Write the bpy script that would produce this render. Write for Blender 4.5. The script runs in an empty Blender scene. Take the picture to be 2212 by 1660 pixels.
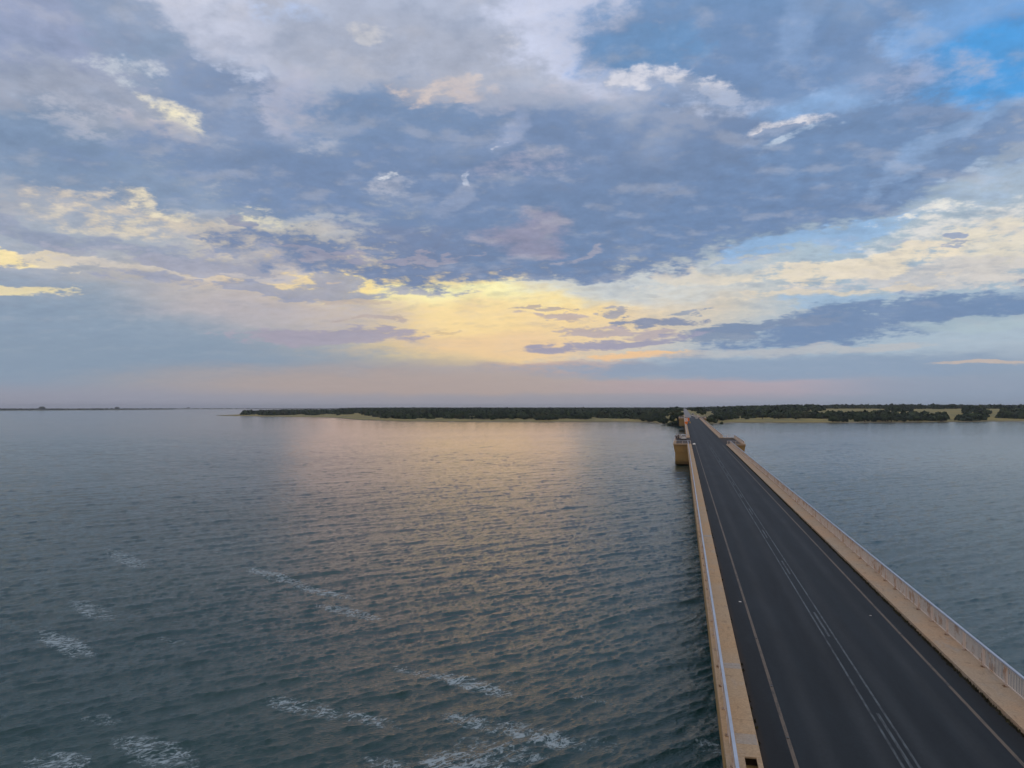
import bpy, bmesh, math, random
import numpy as np
from mathutils import Vector, Matrix

SC = bpy.context.scene
COL = SC.collection
R = math.radians

# ------------------------------------------------------------------ camera
H_CAM = 15.9                      # metres above the water
F_PX = 2435.0 / 1.4467            # focal length in the 2212 px wide frame used for measuring
PW, PH = 2212.0, 1660.0
YAW, PITCH = R(12.3), R(1.75)
cam_d = bpy.data.cameras.new('camera')
cam = bpy.data.objects.new('camera', cam_d)
COL.objects.link(cam)
cam.location = (0, 0, H_CAM)
cam.rotation_euler = (R(90) + PITCH, 0, YAW)
cam_d.sensor_width = 36.0
cam_d.lens = 36.0 * F_PX / PW
cam_d.clip_start = 0.5
cam_d.clip_end = 60000
SC.camera = cam


def pix_dir(px, py):
    """world direction through a point of the measured frame (used only to measure where things stand)"""
    v = Vector(((px - PW / 2) / F_PX, -(py - PH / 2) / F_PX, -1.0))
    m = Matrix.Rotation(YAW, 3, 'Z') @ Matrix.Rotation(R(90) + PITCH, 3, 'X')
    return (m @ v).normalized()


def pix_ground(px, py, z=0.0):
    d = pix_dir(px, py)
    t = (z - H_CAM) / d.z
    return d.x * t, d.y * t


# ------------------------------------------------------------------ exposure
SC.view_settings.view_transform = 'Standard'
SC.view_settings.look = 'None'
SC.view_settings.exposure = 0.0
SC.view_settings.gamma = 1.0
SC.render.film_transparent = False
SC.cycles.use_denoising = True
SC.cycles.denoiser = 'OPENIMAGEDENOISE'
SC.cycles.denoising_input_passes = 'RGB_ALBEDO_NORMAL'
SC.cycles.denoising_prefilter = 'ACCURATE'
SC.cycles.use_adaptive_sampling = True
SC.cycles.adaptive_threshold = 0.008
SC.cycles.max_bounces = 6
SC.cycles.caustics_reflective = False
SC.cycles.caustics_refractive = False

# ------------------------------------------------------------------ sun (low, veiled by the cloud)
SUN_AZ, SUN_EL = -17.5, 8.5       # degrees, azimuth from +Y towards +X
sun_d = bpy.data.lights.new('sun', 'SUN')
sun_d.energy = 0.042
sun_d.angle = R(22)
sun_d.color = (1.0, 0.50, 0.20)
sun = bpy.data.objects.new('sun', sun_d)
COL.objects.link(sun)
sd = Vector((math.sin(R(SUN_AZ)) * math.cos(R(SUN_EL)), math.cos(R(SUN_AZ)) * math.cos(R(SUN_EL)), math.sin(R(SUN_EL))))
sun.rotation_euler = (-sd).to_track_quat('-Z', 'Y').to_euler()
sun.location = sd * 100


# ------------------------------------------------------------------ node helpers
def lin(c):
    if isinstance(c, (int, float)):
        c = (c, c, c)
    out = []
    for v in c:
        v = v / 255.0
        out.append(v / 12.92 if v <= 0.04045 else ((v + 0.055) / 1.055) ** 2.4)
    return tuple(out)


class NT:
    def __init__(self, tree):
        self.t = tree
        self.n = tree.nodes
        self.l = tree.links

    def set(self, node, key, v):
        s = node.inputs[key]
        if isinstance(v, bpy.types.NodeSocket):
            self.l.new(v, s)
        elif v is not None:
            if s.type == 'RGBA' and len(v) == 3:
                v = (*v, 1.0)
            s.default_value = v

    def math(self, op, a, b=None, c=None, clamp=False):
        nd = self.n.new('ShaderNodeMath')
        nd.operation = op
        nd.use_clamp = clamp
        self.set(nd, 0, a)
        if b is not None:
            self.set(nd, 1, b)
        if c is not None:
            self.set(nd, 2, c)
        return nd.outputs[0]

    def vmath(self, op, a, b=None, out=0):
        nd = self.n.new('ShaderNodeVectorMath')
        nd.operation = op
        self.set(nd, 0, a)
        if b is not None:
            if op == 'SCALE':
                self.set(nd, 3, b)
            else:
                self.set(nd, 1, b)
        return nd.outputs[out]

    def noise(self, vec, scale, detail=4, rough=0.5, dist=0.0, color=False, dims='3D', lac=2.0):
        nd = self.n.new('ShaderNodeTexNoise')
        nd.noise_dimensions = dims
        self.set(nd, 'Vector', vec)
        nd.inputs['Scale'].default_value = scale
        nd.inputs['Detail'].default_value = detail
        nd.inputs['Roughness'].default_value = rough
        nd.inputs['Distortion'].default_value = dist
        nd.inputs['Lacunarity'].default_value = lac
        return nd.outputs['Color' if color else 'Fac']

    def rng(self, v, a, b, c=0.0, d=1.0, smooth=True):
        nd = self.n.new('ShaderNodeMapRange')
        nd.interpolation_type = 'SMOOTHSTEP' if smooth else 'LINEAR'
        nd.clamp = True
        self.set(nd, 0, v)
        for i, x in enumerate((a, b, c, d)):
            self.set(nd, i + 1, x)
        return nd.outputs[0]

    def mix(self, f, a, b, mode='MIX'):
        nd = self.n.new('ShaderNodeMix')
        nd.data_type = 'RGBA'
        nd.blend_type = mode
        self.set(nd, 0, f)
        self.set(nd, 6, a)
        self.set(nd, 7, b)
        return nd.outputs[2]

    def ramp(self, f, stops, interp='LINEAR'):
        nd = self.n.new('ShaderNodeValToRGB')
        cr = nd.color_ramp
        cr.interpolation = interp
        while len(cr.elements) > 1:
            cr.elements.remove(cr.elements[-1])
        cr.elements[0].position = stops[0][0]
        cr.elements[0].color = (*stops[0][1], 1)
        for p, c in stops[1:]:
            e = cr.elements.new(p)
            e.color = (*c, 1)
        self.set(nd, 0, f)
        return nd.outputs[0]

    def sep(self, v):
        nd = self.n.new('ShaderNodeSeparateXYZ')
        self.set(nd, 0, v)
        return nd.outputs

    def comb(self, x, y, z=0.0):
        nd = self.n.new('ShaderNodeCombineXYZ')
        self.set(nd, 0, x)
        self.set(nd, 1, y)
        self.set(nd, 2, z)
        return nd.outputs[0]

    def blob(self, vec, loc, size, rot=0.0):
        """soft ellipse: 1 at the centre, 0 from its rim outwards"""
        m = self.n.new('ShaderNodeMapping')
        m.vector_type = 'TEXTURE'
        self.set(m, 'Vector', vec)
        m.inputs['Location'].default_value = (loc[0], loc[1], 0)
        m.inputs['Rotation'].default_value = (0, 0, rot)
        m.inputs['Scale'].default_value = (size[0], size[1], 1)
        g = self.n.new('ShaderNodeTexGradient')
        g.gradient_type = 'SPHERICAL'
        self.l.new(m.outputs[0], g.inputs[0])
        return g.outputs['Fac']


# ------------------------------------------------------------------ world: physical sky with cloud layers
SKY_STRENGTH = 0.1
world = bpy.data.worlds.new('World')
SC.world = world
world.use_nodes = True
w = NT(world.node_tree)
w.n.clear()
w_out = w.n.new('ShaderNodeOutputWorld')
w_bg = w.n.new('ShaderNodeBackground')
w_bg.inputs['Strength'].default_value = SKY_STRENGTH
w.l.new(w_bg.outputs[0], w_out.inputs[0])
sky = w.n.new('ShaderNodeTexSky')
sky.sky_type = 'NISHITA'
sky.sun_disc = False
sky.sun_elevation = R(SUN_EL)
sky.sun_rotation = R(SUN_AZ)
sky.air_density = 1.0
sky.dust_density = 1.5
sky.ozone_density = 2.0
tc = w.n.new('ShaderNodeTexCoord')
D = tc.outputs['Generated']
dx, dy, dz = w.sep(D)
az = w.math('MULTIPLY', w.math('ARCTAN2', dx, dy), 180 / math.pi)
el = w.math('MULTIPLY', w.math('ARCSINE', dz), 180 / math.pi)
el = w.math('MAXIMUM', el, 0.0)
P = w.comb(az, el, 1.0)
# the cloud deck seen in perspective: position on a flat layer overhead
zz = w.math('ADD', w.math('MAXIMUM', dz, 0.0), 0.20)
Q = w.comb(w.math('DIVIDE', dx, zz), w.math('DIVIDE', dy, zz))
n_big = w.noise(Q, 3.0, 5, 0.58, 0.0, color=True)
n_fine = w.noise(Q, 17.0, 6, 0.64, 0.0)
n_mid = w.noise(Q, 4.6, 7, 0.57, 0.0)
warp = w.vmath('MULTIPLY', w.vmath('SUBTRACT', n_big, (0.5, 0.5, 0.5)), (9.0, 6.0, 0.0))
# the farther down the sky, the thinner the layers look
damp = w.rng(el, 0.0, 14.0, 0.10, 1.0)
PWp = w.vmath('ADD', P, w.vmath('SCALE', warp, damp))
NN = w.math('SUBTRACT', w.math('ADD', w.math('MULTIPLY', n_fine, 0.45), w.math('MULTIPLY', n_mid, 0.55)), 0.5)
NA = w.math('MULTIPLY', NN, w.rng(el, 0.0, 8.0, 0.30, 1.0))


def SB(c):
    """an sRGB colour measured in the sky, as what the background must carry"""
    return tuple(v / SKY_STRENGTH for v in lin(c))


elf = w.rng(el, 0.0, 90.0, 0.0, 1.0, smooth=False)
front = w.ramp(elf, [(0.0, SB((147, 146, 160))), (0.02, SB((158, 158, 172))), (0.06, SB((165, 168, 182))), (0.12, SB((165, 175, 190))),
                     (0.22, SB((152, 168, 198))), (0.31, SB((172, 188, 220))), (0.5, SB((215, 215, 228))), (1.0, SB((226, 222, 222)))])
# the half of the sky behind the camera and overhead: thin bright cloud over blue
back = w.ramp(elf, [(0.0, SB((196, 186, 188))), (0.2, SB((226, 212, 205))), (0.5, SB((236, 228, 222))), (1.0, SB((228, 224, 226)))])
sidef = w.rng(dy, 0.35, -0.35, 0.0, 1.0)
base = w.mix(sidef, front, back)
colr = w.mix(w.rng(el, 3.0, 30.0, 0.0, 0.18), base, sky.outputs[0])

# cloud banks and gaps: (x, y, half width, half height, tilt, colour, opacity, edge)
# edge: 0 soft veil, 1 ragged bank
CL = []


def C(x, y, rx, ry, rot, col, op=1.0, edge=0.0):
    if col[2] > col[0] + 25 and 90 < col[0] < 132:
        col = (col[0] + 1, col[1], col[2] - 1)
    CL.append((x, y, rx, ry, rot, col, op, edge))


# pale ground of the sky between the banks
C(1750, 620, 900, 200, 0, (172, 192, 207), .9)
C(980, 655, 560, 120, 0, (236, 212, 174), .95)
C(730, 668, 330, 62, 0, (236, 210, 180), .85)
C(560, 652, 240, 40, 0, (206, 194, 186), .7)
C(900, 655, 360, 62, 0, (255, 229, 156), 1, .12)
C(980, 660, 210, 48, 0, (255, 250, 192), 1, .05)
C(900, 705, 420, 56, 0, (247, 216, 160), .9)
C(850, 768, 270, 20, 0, (252, 219, 142), 1, .15)
C(1060, 752, 200, 26, 0, (236, 203, 162), .8)
C(660, 764, 130, 18, 0, (236, 202, 156), .8)
C(1380, 610, 240, 42, 0, (202, 211, 216), .85)
C(1390, 767, 90, 9, 0, (242, 198, 148), .85, .4)
C(1250, 795, 170, 16, 0, (206, 174, 158), .85, .3)
C(240, 715, 460, 84, 0, (139, 158, 179), .95)
C(380, 800, 560, 52, 0, (137, 155, 175), .95)
C(610, 668, 230, 42, 0, (188, 180, 184), .8)
C(960, 838, 560, 46, 0, (182, 162, 152), .8)
C(1700, 836, 360, 22, 0, (178, 158, 168), .6)
C(1250, 868, 1300, 14, 0, (146, 152, 168), .6, -.0)
C(150, 866, 400, 26, 0, (152, 153, 167), .6)
C(2170, 830, 260, 50, 0, (140, 157, 178), .8)
# upper sky
C(700, 90, 620, 190, 0, (178, 186, 206), .9)
C(450, 75, 150, 70, -20, (198, 203, 222), .8, .2)
C(620, 30, 70, 24, 10, (180, 200, 236), .8, .3)
C(870, 120, 260, 70, 0, (168, 175, 193), .7, .2)
C(1290, 75, 190, 110, -10, (199, 206, 229), .95, .4)
C(1290, 155, 90, 26, 0, (164, 188, 230), .7, .3)
C(2060, 80, 330, 130, 10, (122, 166, 218), .95, .2)
C(2120, 140, 170, 72, 4, (76, 157, 229), 1, .45)
# upper left
C(60, 110, 190, 100, 0, (146, 158, 189), .85, .2)
C(300, 85, 130, 60, -32, (139, 156, 184), .9, .45)
C(345, 125, 60, 40, 0, (139, 158, 186), .8, .4)
C(150, 210, 200, 50, 0, (164, 171, 186), .7, .2)
C(500, 190, 120, 40, -10, (158, 168, 190), .8, .4)
C(530, 262, 150, 80, -22, (130, 150, 183), .95, .35)
C(90, 290, 200, 52, -4, (125, 148, 179), .95, .3)
C(270, 147, 55, 18, -5, (192, 199, 211), .85, .5)
C(300, 300, 150, 34, -12, (182, 185, 198), .85, .4)
C(330, 207, 16, 6, 0, (204, 210, 220), .8, .8)
C(378, 257, 62, 27, -33, (229, 222, 204), .95, .55)
C(345, 247, 22, 14, -20, (243, 234, 204), .9, .5)
C(420, 325, 110, 26, -18, (207, 196, 200), .85, .4)
C(480, 132, 60, 16, -8, (196, 203, 222), .8, .5)
C(640, 240, 70, 60, 0, (176, 181, 202), .8, .4)
C(300, 402, 520, 40, -2, (128, 150, 180), .9, .35)
# left bank and its bright torn rim
C(650, 405, 330, 60, -6, (122, 144, 178), .95, .4)
C(60, 440, 110, 24, 0, (170, 172, 181), .8, .4)
C(470, 508, 230, 24, -7, (211, 199, 182), .9, .35)
C(205, 479, 90, 16, -3, (212, 203, 186), .8, .35)
C(372, 467, 70, 9, -8, (232, 221, 194), .8, .4)
C(610, 503, 120, 24, -14, (251, 239, 200), .95, .6)
C(745, 530, 100, 24, -4, (244, 227, 188), .95, .6)
C(450, 474, 60, 12, -6, (150, 155, 176), .85, .6)
C(515, 492, 36, 8, -10, (158, 158, 176), .8, .6)
C(700, 537, 50, 9, -4, (186, 180, 186), .75, .6)
C(300, 540, 260, 22, -4, (147, 157, 180), .85, .4)
C(560, 570, 260, 22, 0, (166, 168, 184), .85, .4)
C(595, 556, 90, 9, 2, (208, 200, 188), .7, .6)
C(600, 592, 90, 7, 0, (202, 194, 190), .7, .6)
C(110, 567, 60, 11, 0, (226, 212, 186), .85, .5)
C(20, 565, 52, 10, -3, (247, 227, 174), .95, .4)
C(320, 588, 120, 8, -2, (207, 199, 190), .8, .5)
C(25, 632, 80, 8, 2, (234, 219, 176), .9, .4)
C(620, 620, 240, 14, 0, (153, 159, 181), .85, .4)
# great dark bank
C(930, 300, 260, 85, 0, (121, 145, 180), 1, .35)
C(1260, 400, 560, 130, 3, (118, 141, 177), 1, .3)
C(1040, 555, 400, 48, 0, (119, 137, 170), 1, .35)
C(1500, 440, 420, 100, 10, (114, 138, 174), 1, .3)
C(1800, 390, 330, 80, 14, (113, 139, 177), 1, .35)
C(1960, 270, 230, 85, 14, (115, 143, 182), 1, .35)
C(1640, 70, 330, 90, 0, (111, 145, 188), .95, .35)
C(1830, 120, 260, 80, -6, (116, 145, 186), .95, .3)
C(1410, 120, 90, 30, -4, (108, 146, 190), .95, .5)
C(2110, 322, 150, 20, 22, (121, 147, 184), .9, .4)
C(2105, 228, 120, 12, 6, (128, 150, 185), .8, .4)
C(2040, 50, 120, 40, 8, (122, 166, 218), .9, .2)
C(2160, 132, 125, 55, 4, (84, 158, 222), 1, .15)
# lit edges and gaps in it
C(965, 184, 110, 17, 8, (210, 196, 190), .85, .45)
C(1080, 76, 36, 12, 0, (208, 205, 208), .7, .5)
C(800, 42, 40, 13, 0, (208, 206, 208), .7, .6)
C(1150, 205, 160, 26, -4, (176, 177, 192), .7, .3)
C(1460, 176, 110, 16, -4, (212, 213, 224), .95, .55)
C(1520, 195, 50, 12, -10, (214, 213, 220), .85, .6)
C(1620, 218, 130, 24, -8, (166, 180, 207), .85, .4)
C(1735, 30, 70, 32, 50, (144, 170, 208), .45, .05)
C(1780, 236, 110, 30, 0, (140, 176, 220), .8, .12)
C(1930, 172, 110, 30, 0, (157, 169, 198), .7, .3)
C(1720, 291, 72, 17, -2, (219, 217, 223), .95, .3)
C(1760, 319, 60, 8, 8, (190, 205, 223), .8, .3)
C(1690, 308, 44, 10, 0, (124, 147, 182), .85, .6)
C(2090, 268, 140, 15, 24, (136, 166, 204), .6, .1)
C(1975, 346, 120, 14, 24, (140, 166, 202), .6, .1)
C(2160, 374, 130, 24, 16, (166, 186, 209), .85, .4)
C(1108, 282, 46, 24, 48, (156, 170, 200), .6, .08)
C(1086, 302, 12, 4, 8, (222, 224, 232), .8, .4)
C(1130, 357, 90, 26, 4, (158, 160, 182), .7, .4)
C(690, 330, 14, 8, 0, (206, 208, 218), .8, .7)
C(846, 418, 44, 24, -20, (164, 172, 191), .75, .5)
C(830, 397, 15, 5, 8, (214, 218, 226), .85, .6)
C(980, 424, 40, 20, 40, (152, 164, 190), .6, .08)
C(1010, 386, 9, 7, 0, (194, 203, 222), .8, .5)
C(1130, 520, 80, 34, 12, (160, 152, 170), .6, .2)
C(1250, 551, 70, 6, 3, (180, 172, 180), .5, .3)
C(820, 566, 150, 5, 0, (166, 160, 174), .6, .4)
# right creams
C(1800, 508, 170, 16, 9, (150, 185, 222), .85, .3)
C(2080, 485, 190, 34, 12, (221, 219, 215), .9, .4)
C(2175, 545, 110, 46, 0, (228, 219, 200), .9, .35)
C(2060, 590, 230, 26, 0, (206, 203, 202), .75, .4)
C(2000, 456, 75, 8, 10, (227, 226, 220), .9, .6)
C(1845, 574, 180, 20, 5, (232, 220, 198), .9, .4)
C(1545, 604, 130, 18, 4, (221, 212, 196), .75, .3)
C(1800, 632, 150, 7, 2, (222, 210, 190), .75, .4)
C(2070, 507, 24, 6, 0, (142, 159, 190), .85, .5)
C(2115, 521, 60, 3, 4, (150, 164, 190), .8, .7)
C(1912, 535, 26, 4, 0, (158, 173, 198), .85, .4)
# low blue banks at the right
C(1800, 648, 120, 9, 0, (160, 188, 215), .8, .3)
C(2070, 667, 270, 22, 3, (117, 144, 180), 1, .3)
C(1820, 703, 230, 34, 6, (118, 143, 178), 1, .35)
C(1620, 712, 130, 12, 6, (126, 145, 174), .95, .4)
C(2160, 698, 150, 10, 0, (172, 190, 200), .8, .3)
C(1560, 736, 90, 8, 0, (134, 150, 174), .85, .5)
C(1425, 695, 82, 9, 2, (134, 145, 171), .95, .5)
C(1342, 677, 38, 7, 0, (157, 159, 174), .85, .6)
C(1490, 671, 34, 5, 4, (142, 155, 176), .85, .5)
C(1185, 677, 50, 3, 0, (176, 165, 163), .8, .4)
C(1215, 692, 72, 6, 0, (182, 169, 173), .8, .4)
C(1330, 717, 90, 7, 0, (172, 163, 177), .75, .5)
C(1310, 742, 160, 9, 4, (154, 154, 178), .9, .4)
C(1700, 761, 240, 7, 1, (186, 188, 192), .75, .4)
C(1640, 795, 420, 22, 0, (141, 160, 184), .9, .2)
C(2130, 785, 80, 4, 1, (206, 186, 170), .7, .3)
C(797, 687, 58, 5, 0, (186, 171, 166), .85, .4)
C(700, 727, 170, 17, 2, (166, 160, 176), .9, .4)
C(955, 714, 36, 4, 0, (212, 188, 152), .75, .4)
C(770, 641, 60, 6, -4, (204, 186, 168), .75, .5)


mean_px = F_PX * math.pi / 180
for (x, y, rx, ry, rot, c, op, edge) in CL:
    d_ = pix_dir(x, y)
    a_ = math.degrees(math.atan2(d_.x, d_.y))
    e_ = math.degrees(math.asin(d_.z))
    sx, sy, ct, st = rx / mean_px, ry / mean_px, math.cos(R(rot)), math.sin(R(rot))
    A = (ct / sx, st / sx, -(a_ * ct + e_ * st) / sx)
    B = (-st / sy, ct / sy, -(-a_ * st + e_ * ct) / sy)
    u_ = w.vmath('DOT_PRODUCT', PWp, A, out=1)
    v_ = w.vmath('DOT_PRODUCT', PWp, B, out=1)
    r2 = w.math('MULTIPLY_ADD', u_, u_, w.math('MULTIPLY', v_, v_))
    ka = min(1.3, max(.4, (50.0 / ry) ** .5))
    r2 = w.math('MULTIPLY_ADD', NA, -(2.5 + 18.0 * edge) * ka, r2)
    hl = ry < 36 and min(c) > 150 and y < 560 and edge > .25
    if hl:
        f = w.rng(r2, -0.2, 2.1, op, 0.0)
    else:
        f = w.rng(r2, min(.62, 1.7 * edge), 2.25 - 0.6 * edge, op, 0.0)
    if hl:
        f = w.math('MULTIPLY', f, w.rng(n_fine, 0.36, 0.60, 0.25, 1.0))
    colr = w.mix(f, colr, SB(c))
# relief of the deck: the sides of its billows that face the low sun are paler and warmer
so = 0.05
n_off = w.noise(w.vmath('ADD', Q, (math.sin(R(SUN_AZ)) * so, math.cos(R(SUN_AZ)) * so, 0.0)), 4.6, 7, 0.57, 0.0)
rel = w.math('SUBTRACT', n_mid, n_off)
lowk = w.rng(el, 1.0, 11.0, 0.10, 1.0)
lit = w.math('MULTIPLY', w.rng(rel, 0.0, 0.16, 0.0, 0.17), lowk)
drk = w.math('MULTIPLY', w.rng(rel, 0.0, -0.16, 0.0, 0.26), lowk)
thick = w.math('MULTIPLY', w.rng(n_mid, 0.50, 0.75, 0.0, 0.26), lowk)
thin = w.math('MULTIPLY', w.rng(n_mid, 0.48, 0.25, 0.0, 0.14), lowk)
colr = w.mix(thin, colr, SB((196, 202, 218)))
colr = w.mix(thick, colr, SB((114, 132, 162)))
colr = w.mix(lit, colr, SB((222, 216, 216)))
colr = w.mix(drk, colr, SB((105, 125, 155)))
wisp = w.math('MULTIPLY_ADD', w.math('MULTIPLY', w.rng(n_fine, 0.25, 0.75, -0.12, 0.12, smooth=False), 1.0), w.rng(el, 2.0, 11.0, 0.12, 1.0), 1.0)
wv = w.n.new('ShaderNodeVectorMath'); wv.operation = 'SCALE'
w.l.new(colr, wv.inputs[0]); w.l.new(wisp, wv.inputs[3])
w.l.new(wv.outputs[0], w_bg.inputs['Color'])
world.cycles.sampling_method = 'NONE'

# ------------------------------------------------------------------ object helpers
def tag(o, label=None, cat=None, group=None, kind=None):
    if label: o['label'] = label
    if cat: o['category'] = cat
    if group: o['group'] = group
    if kind: o['kind'] = kind
    return o


def empty(name, loc=(0, 0, 0), rz=0.0, parent=None):
    o = bpy.data.objects.new(name, None)
    COL.objects.link(o)
    o.location = loc
    o.rotation_euler = (0, 0, rz)
    o.empty_display_size = 0.3
    if parent: o.parent = parent
    return o


def mesh_obj(name, verts, faces, mat, parent=None, smooth=False, uvs=None):
    me = bpy.data.meshes.new(name)
    me.from_pydata([tuple(v) for v in verts], [], faces)
    me.update()
    if smooth:
        me.polygons.foreach_set('use_smooth', [True] * len(me.polygons))
    if mat: me.materials.append(mat)
    o = bpy.data.objects.new(name, me)
    COL.objects.link(o)
    if parent: o.parent = parent
    return o


def np_mesh(name, V, F, mat, smooth=False):
    """V (n,3) floats, F (m,4) or (m,3) ints"""
    me = bpy.data.meshes.new(name)
    k = F.shape[1]
    me.vertices.add(len(V)); me.vertices.foreach_set('co', np.asarray(V, np.float32).ravel())
    me.loops.add(F.size); me.loops.foreach_set('vertex_index', F.astype(np.int32).ravel())
    me.polygons.add(len(F))
    me.polygons.foreach_set('loop_start', np.arange(0, F.size, k, dtype=np.int32))
    if smooth: me.polygons.foreach_set('use_smooth', np.ones(len(F), dtype=bool))
    me.update(calc_edges=True)
    me.validate()
    if mat: me.materials.append(mat)
    return me


def link_mesh(name, me, parent=None):
    o = bpy.data.objects.new(name, me)
    COL.objects.link(o)
    if parent: o.parent = parent
    return o


class MB:
    """collects simple solids and links them as ONE mesh object"""
    def __init__(self):
        self.v, self.f = [], []

    def box(self, x0, x1, y0, y1, z0, z1, f=None, top=None):
        """axis box; f maps every point; top = (dx0, dx1) shifts the top edges in x"""
        b = len(self.v)
        t = top or (0, 0)
        p = [(x0, y0, z0), (x1, y0, z0), (x1, y1, z0), (x0, y1, z0),
             (x0 + t[0], y0, z1), (x1 + t[1], y0, z1), (x1 + t[1], y1, z1), (x0 + t[0], y1, z1)]
        self.v += [f(*q) if f else q for q in p]
        self.f += [(b, b + 3, b + 2, b + 1), (b + 4, b + 5, b + 6, b + 7), (b, b + 1, b + 5, b + 4), (b + 1, b + 2, b + 6, b + 5),
                   (b + 2, b + 3, b + 7, b + 6), (b + 3, b, b + 4, b + 7)]
        return self

    def bar(self, a, c, r, n=6, r2=None):
        a, c = Vector(a), Vector(c)
        d = (c - a).normalized()
        u = d.orthogonal().normalized(); w_ = d.cross(u)
        b = len(self.v)
        for p, rr in ((a, r), (c, r2 if r2 is not None else r)):
            for i in range(n):
                t = 2 * math.pi * i / n
                self.v.append(tuple(p + (u * math.cos(t) + w_ * math.sin(t)) * rr))
        for i in range(n):
            j = (i + 1) % n
            self.f.append((b + i, b + j, b + n + j, b + n + i))
        self.f.append(tuple(b + i for i in reversed(range(n))))
        self.f.append(tuple(b + n + i for i in range(n)))
        return self

    def prism(self, pts, x0, x1):
        """profile of (y, z) points extruded from x0 to x1"""
        b = len(self.v); n = len(pts)
        self.v += [(x0, y, z) for y, z in pts] + [(x1, y, z) for y, z in pts]
        self.f.append(tuple(b + i for i in range(n)))
        self.f.append(tuple(b + n + i for i in reversed(range(n))))
        for i in range(n):
            j = (i + 1) % n
            self.f.append((b + i, b + n + i, b + n + j, b + j))
        return self

    def build(self, name, mat, parent=None, smooth=False, bevel=0.0):
        o = mesh_obj(name, self.v, self.f, mat, parent, smooth)
        bm = bmesh.new(); bm.from_mesh(o.data)
        bmesh.ops.recalc_face_normals(bm, faces=bm.faces[:])
        bm.to_mesh(o.data); bm.free()
        if bevel:
            m = o.modifiers.new('bevel', 'BEVEL'); m.width = bevel; m.segments = 2; m.limit_method = 'ANGLE'
        return o


# ------------------------------------------------------------------ materials
def new_mat(name):
    m = bpy.data.materials.new(name)
    m.use_nodes = True
    t = NT(m.node_tree)
    b = t.n['Principled BSDF']
    return m, t, b


def plain(name, col, rough=0.6, metal=0.0, var=0.12, scale=3.0, emit=None):
    m, t, b = new_mat(name)
    co = t.n.new('ShaderNodeTexCoord').outputs['Object']
    n = t.noise(co, scale, 5, 0.6)
    k = t.rng(n, 0.3, 0.7, 1 - var, 1 + var, smooth=False)
    c = t.vmath('SCALE', (*col[:3],), k)
    t.set(b, 'Base Color', c)
    b.inputs['Roughness'].default_value = rough
    b.inputs['Metallic'].default_value = metal
    return m


def wpos(t):
    return t.n.new('ShaderNodeNewGeometry').outputs['Position']


# concrete of the walkways, warm and stained
def concrete(name, c_main, c_warm, c_grey, grain=1.0, dark=0.0):
    m, t, b = new_mat(name)
    p = wpos(t)
    big = t.noise(p, 0.22, 4, 0.6)
    mid = t.noise(t.vmath('MULTIPLY', p, (1.4, 0.5, 1.0)), 1.0, 6, 0.65)
    fine = t.noise(p, 11.0 * grain, 5, 0.7)
    c = t.mix(t.rng(big, 0.4, 0.62, 0, 1), c_main, c_warm)
    c = t.mix(t.rng(mid, 0.52, 0.72, 0, 0.75), c, c_grey)
    px, py, pz = t.sep(p)
    jt = t.math('PINGPONG', py, 3.0)
    joint = t.rng(jt, 0.0, 0.035, 0.62, 1.0, smooth=False)
    k = t.math('MULTIPLY', t.rng(fine, 0.3, 0.7, 0.78, 1.2, smooth=False), joint)
    streak = t.noise(t.vmath('MULTIPLY', p, (6.0, 1.2, 0.6)), 1.0, 4, 0.6)
    k = t.math('MULTIPLY', k, t.rng(streak, 0.55, 0.75, 1.0, 0.72))
    drip = t.noise(t.vmath('MULTIPLY', p, (1.2, 2.2, 1.0)), 1.0, 7, 0.7)
    k = t.math('MULTIPLY', k, t.rng(drip, 0.60, 0.70, 1.0, 0.66))
    # weed and damp just above the water line
    tide = t.rng(t.math('ADD', pz, t.math('MULTIPLY', t.math('SUBTRACT', mid, .5), 1.6)), .5, 1.7, .38, 1.0)
    c = t.vmath('SCALE', c, t.math('MULTIPLY', k, tide))
    t.set(b, 'Base Color', c)
    b.inputs['Roughness'].default_value = 0.9
    bp = t.n.new('ShaderNodeBump'); bp.inputs['Strength'].default_value = 0.35; bp.inputs['Distance'].default_value = 0.02
    t.l.new(fine, bp.inputs['Height']); t.l.new(bp.outputs[0], b.inputs['Normal'])
    return m


M = {}
M['walk'] = concrete('walkway_concrete', (.42, .31, .20), (.45, .305, .175), (.38, .32, .265))
M['walk_r'] = concrete('walkway_concrete_weathered', (.38, .295, .21), (.42, .29, .185), (.32, .285, .245))
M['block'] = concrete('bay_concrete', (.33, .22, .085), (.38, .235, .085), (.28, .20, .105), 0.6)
M['patch'] = concrete('patch_concrete', (.36, .32, .28), (.38, .31, .24), (.33, .31, .30))
M['rail'] = plain('galvanised_rail', (.40, .47, .58), 0.45, 0.25, 0.10, 1.5)
M['litter'] = plain('litter_white', (.8, .8, .78), 0.6)
M['dirt'] = plain('kerb_dirt', (.028, .020, .013), 0.95, 0, 0.5, 4)


def painted_metal(name, col, rust, amount):
    m, t, b = new_mat(name)
    p = wpos(t)
    n = t.noise(t.vmath('MULTIPLY', p, (3.0, 1.4, 1.2)), 1.0, 6, 0.7)
    c = t.mix(t.rng(n, 0.62 - amount, 0.74 - amount, 0, 0.85), col, rust)
    t.set(b, 'Base Color', c)
    b.inputs['Roughness'].default_value = 0.6
    return m


M['post'] = painted_metal('railing_paint', (.60, .51, .46), (.36, .18, .08), 0.10)
M['picket'] = painted_metal('picket_paint', (.60, .53, .48), (.38, .21, .10), 0.12)
M['plate'] = painted_metal('rusty_plate', (.42, .33, .26), (.16, .075, .02), 0.2)

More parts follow.
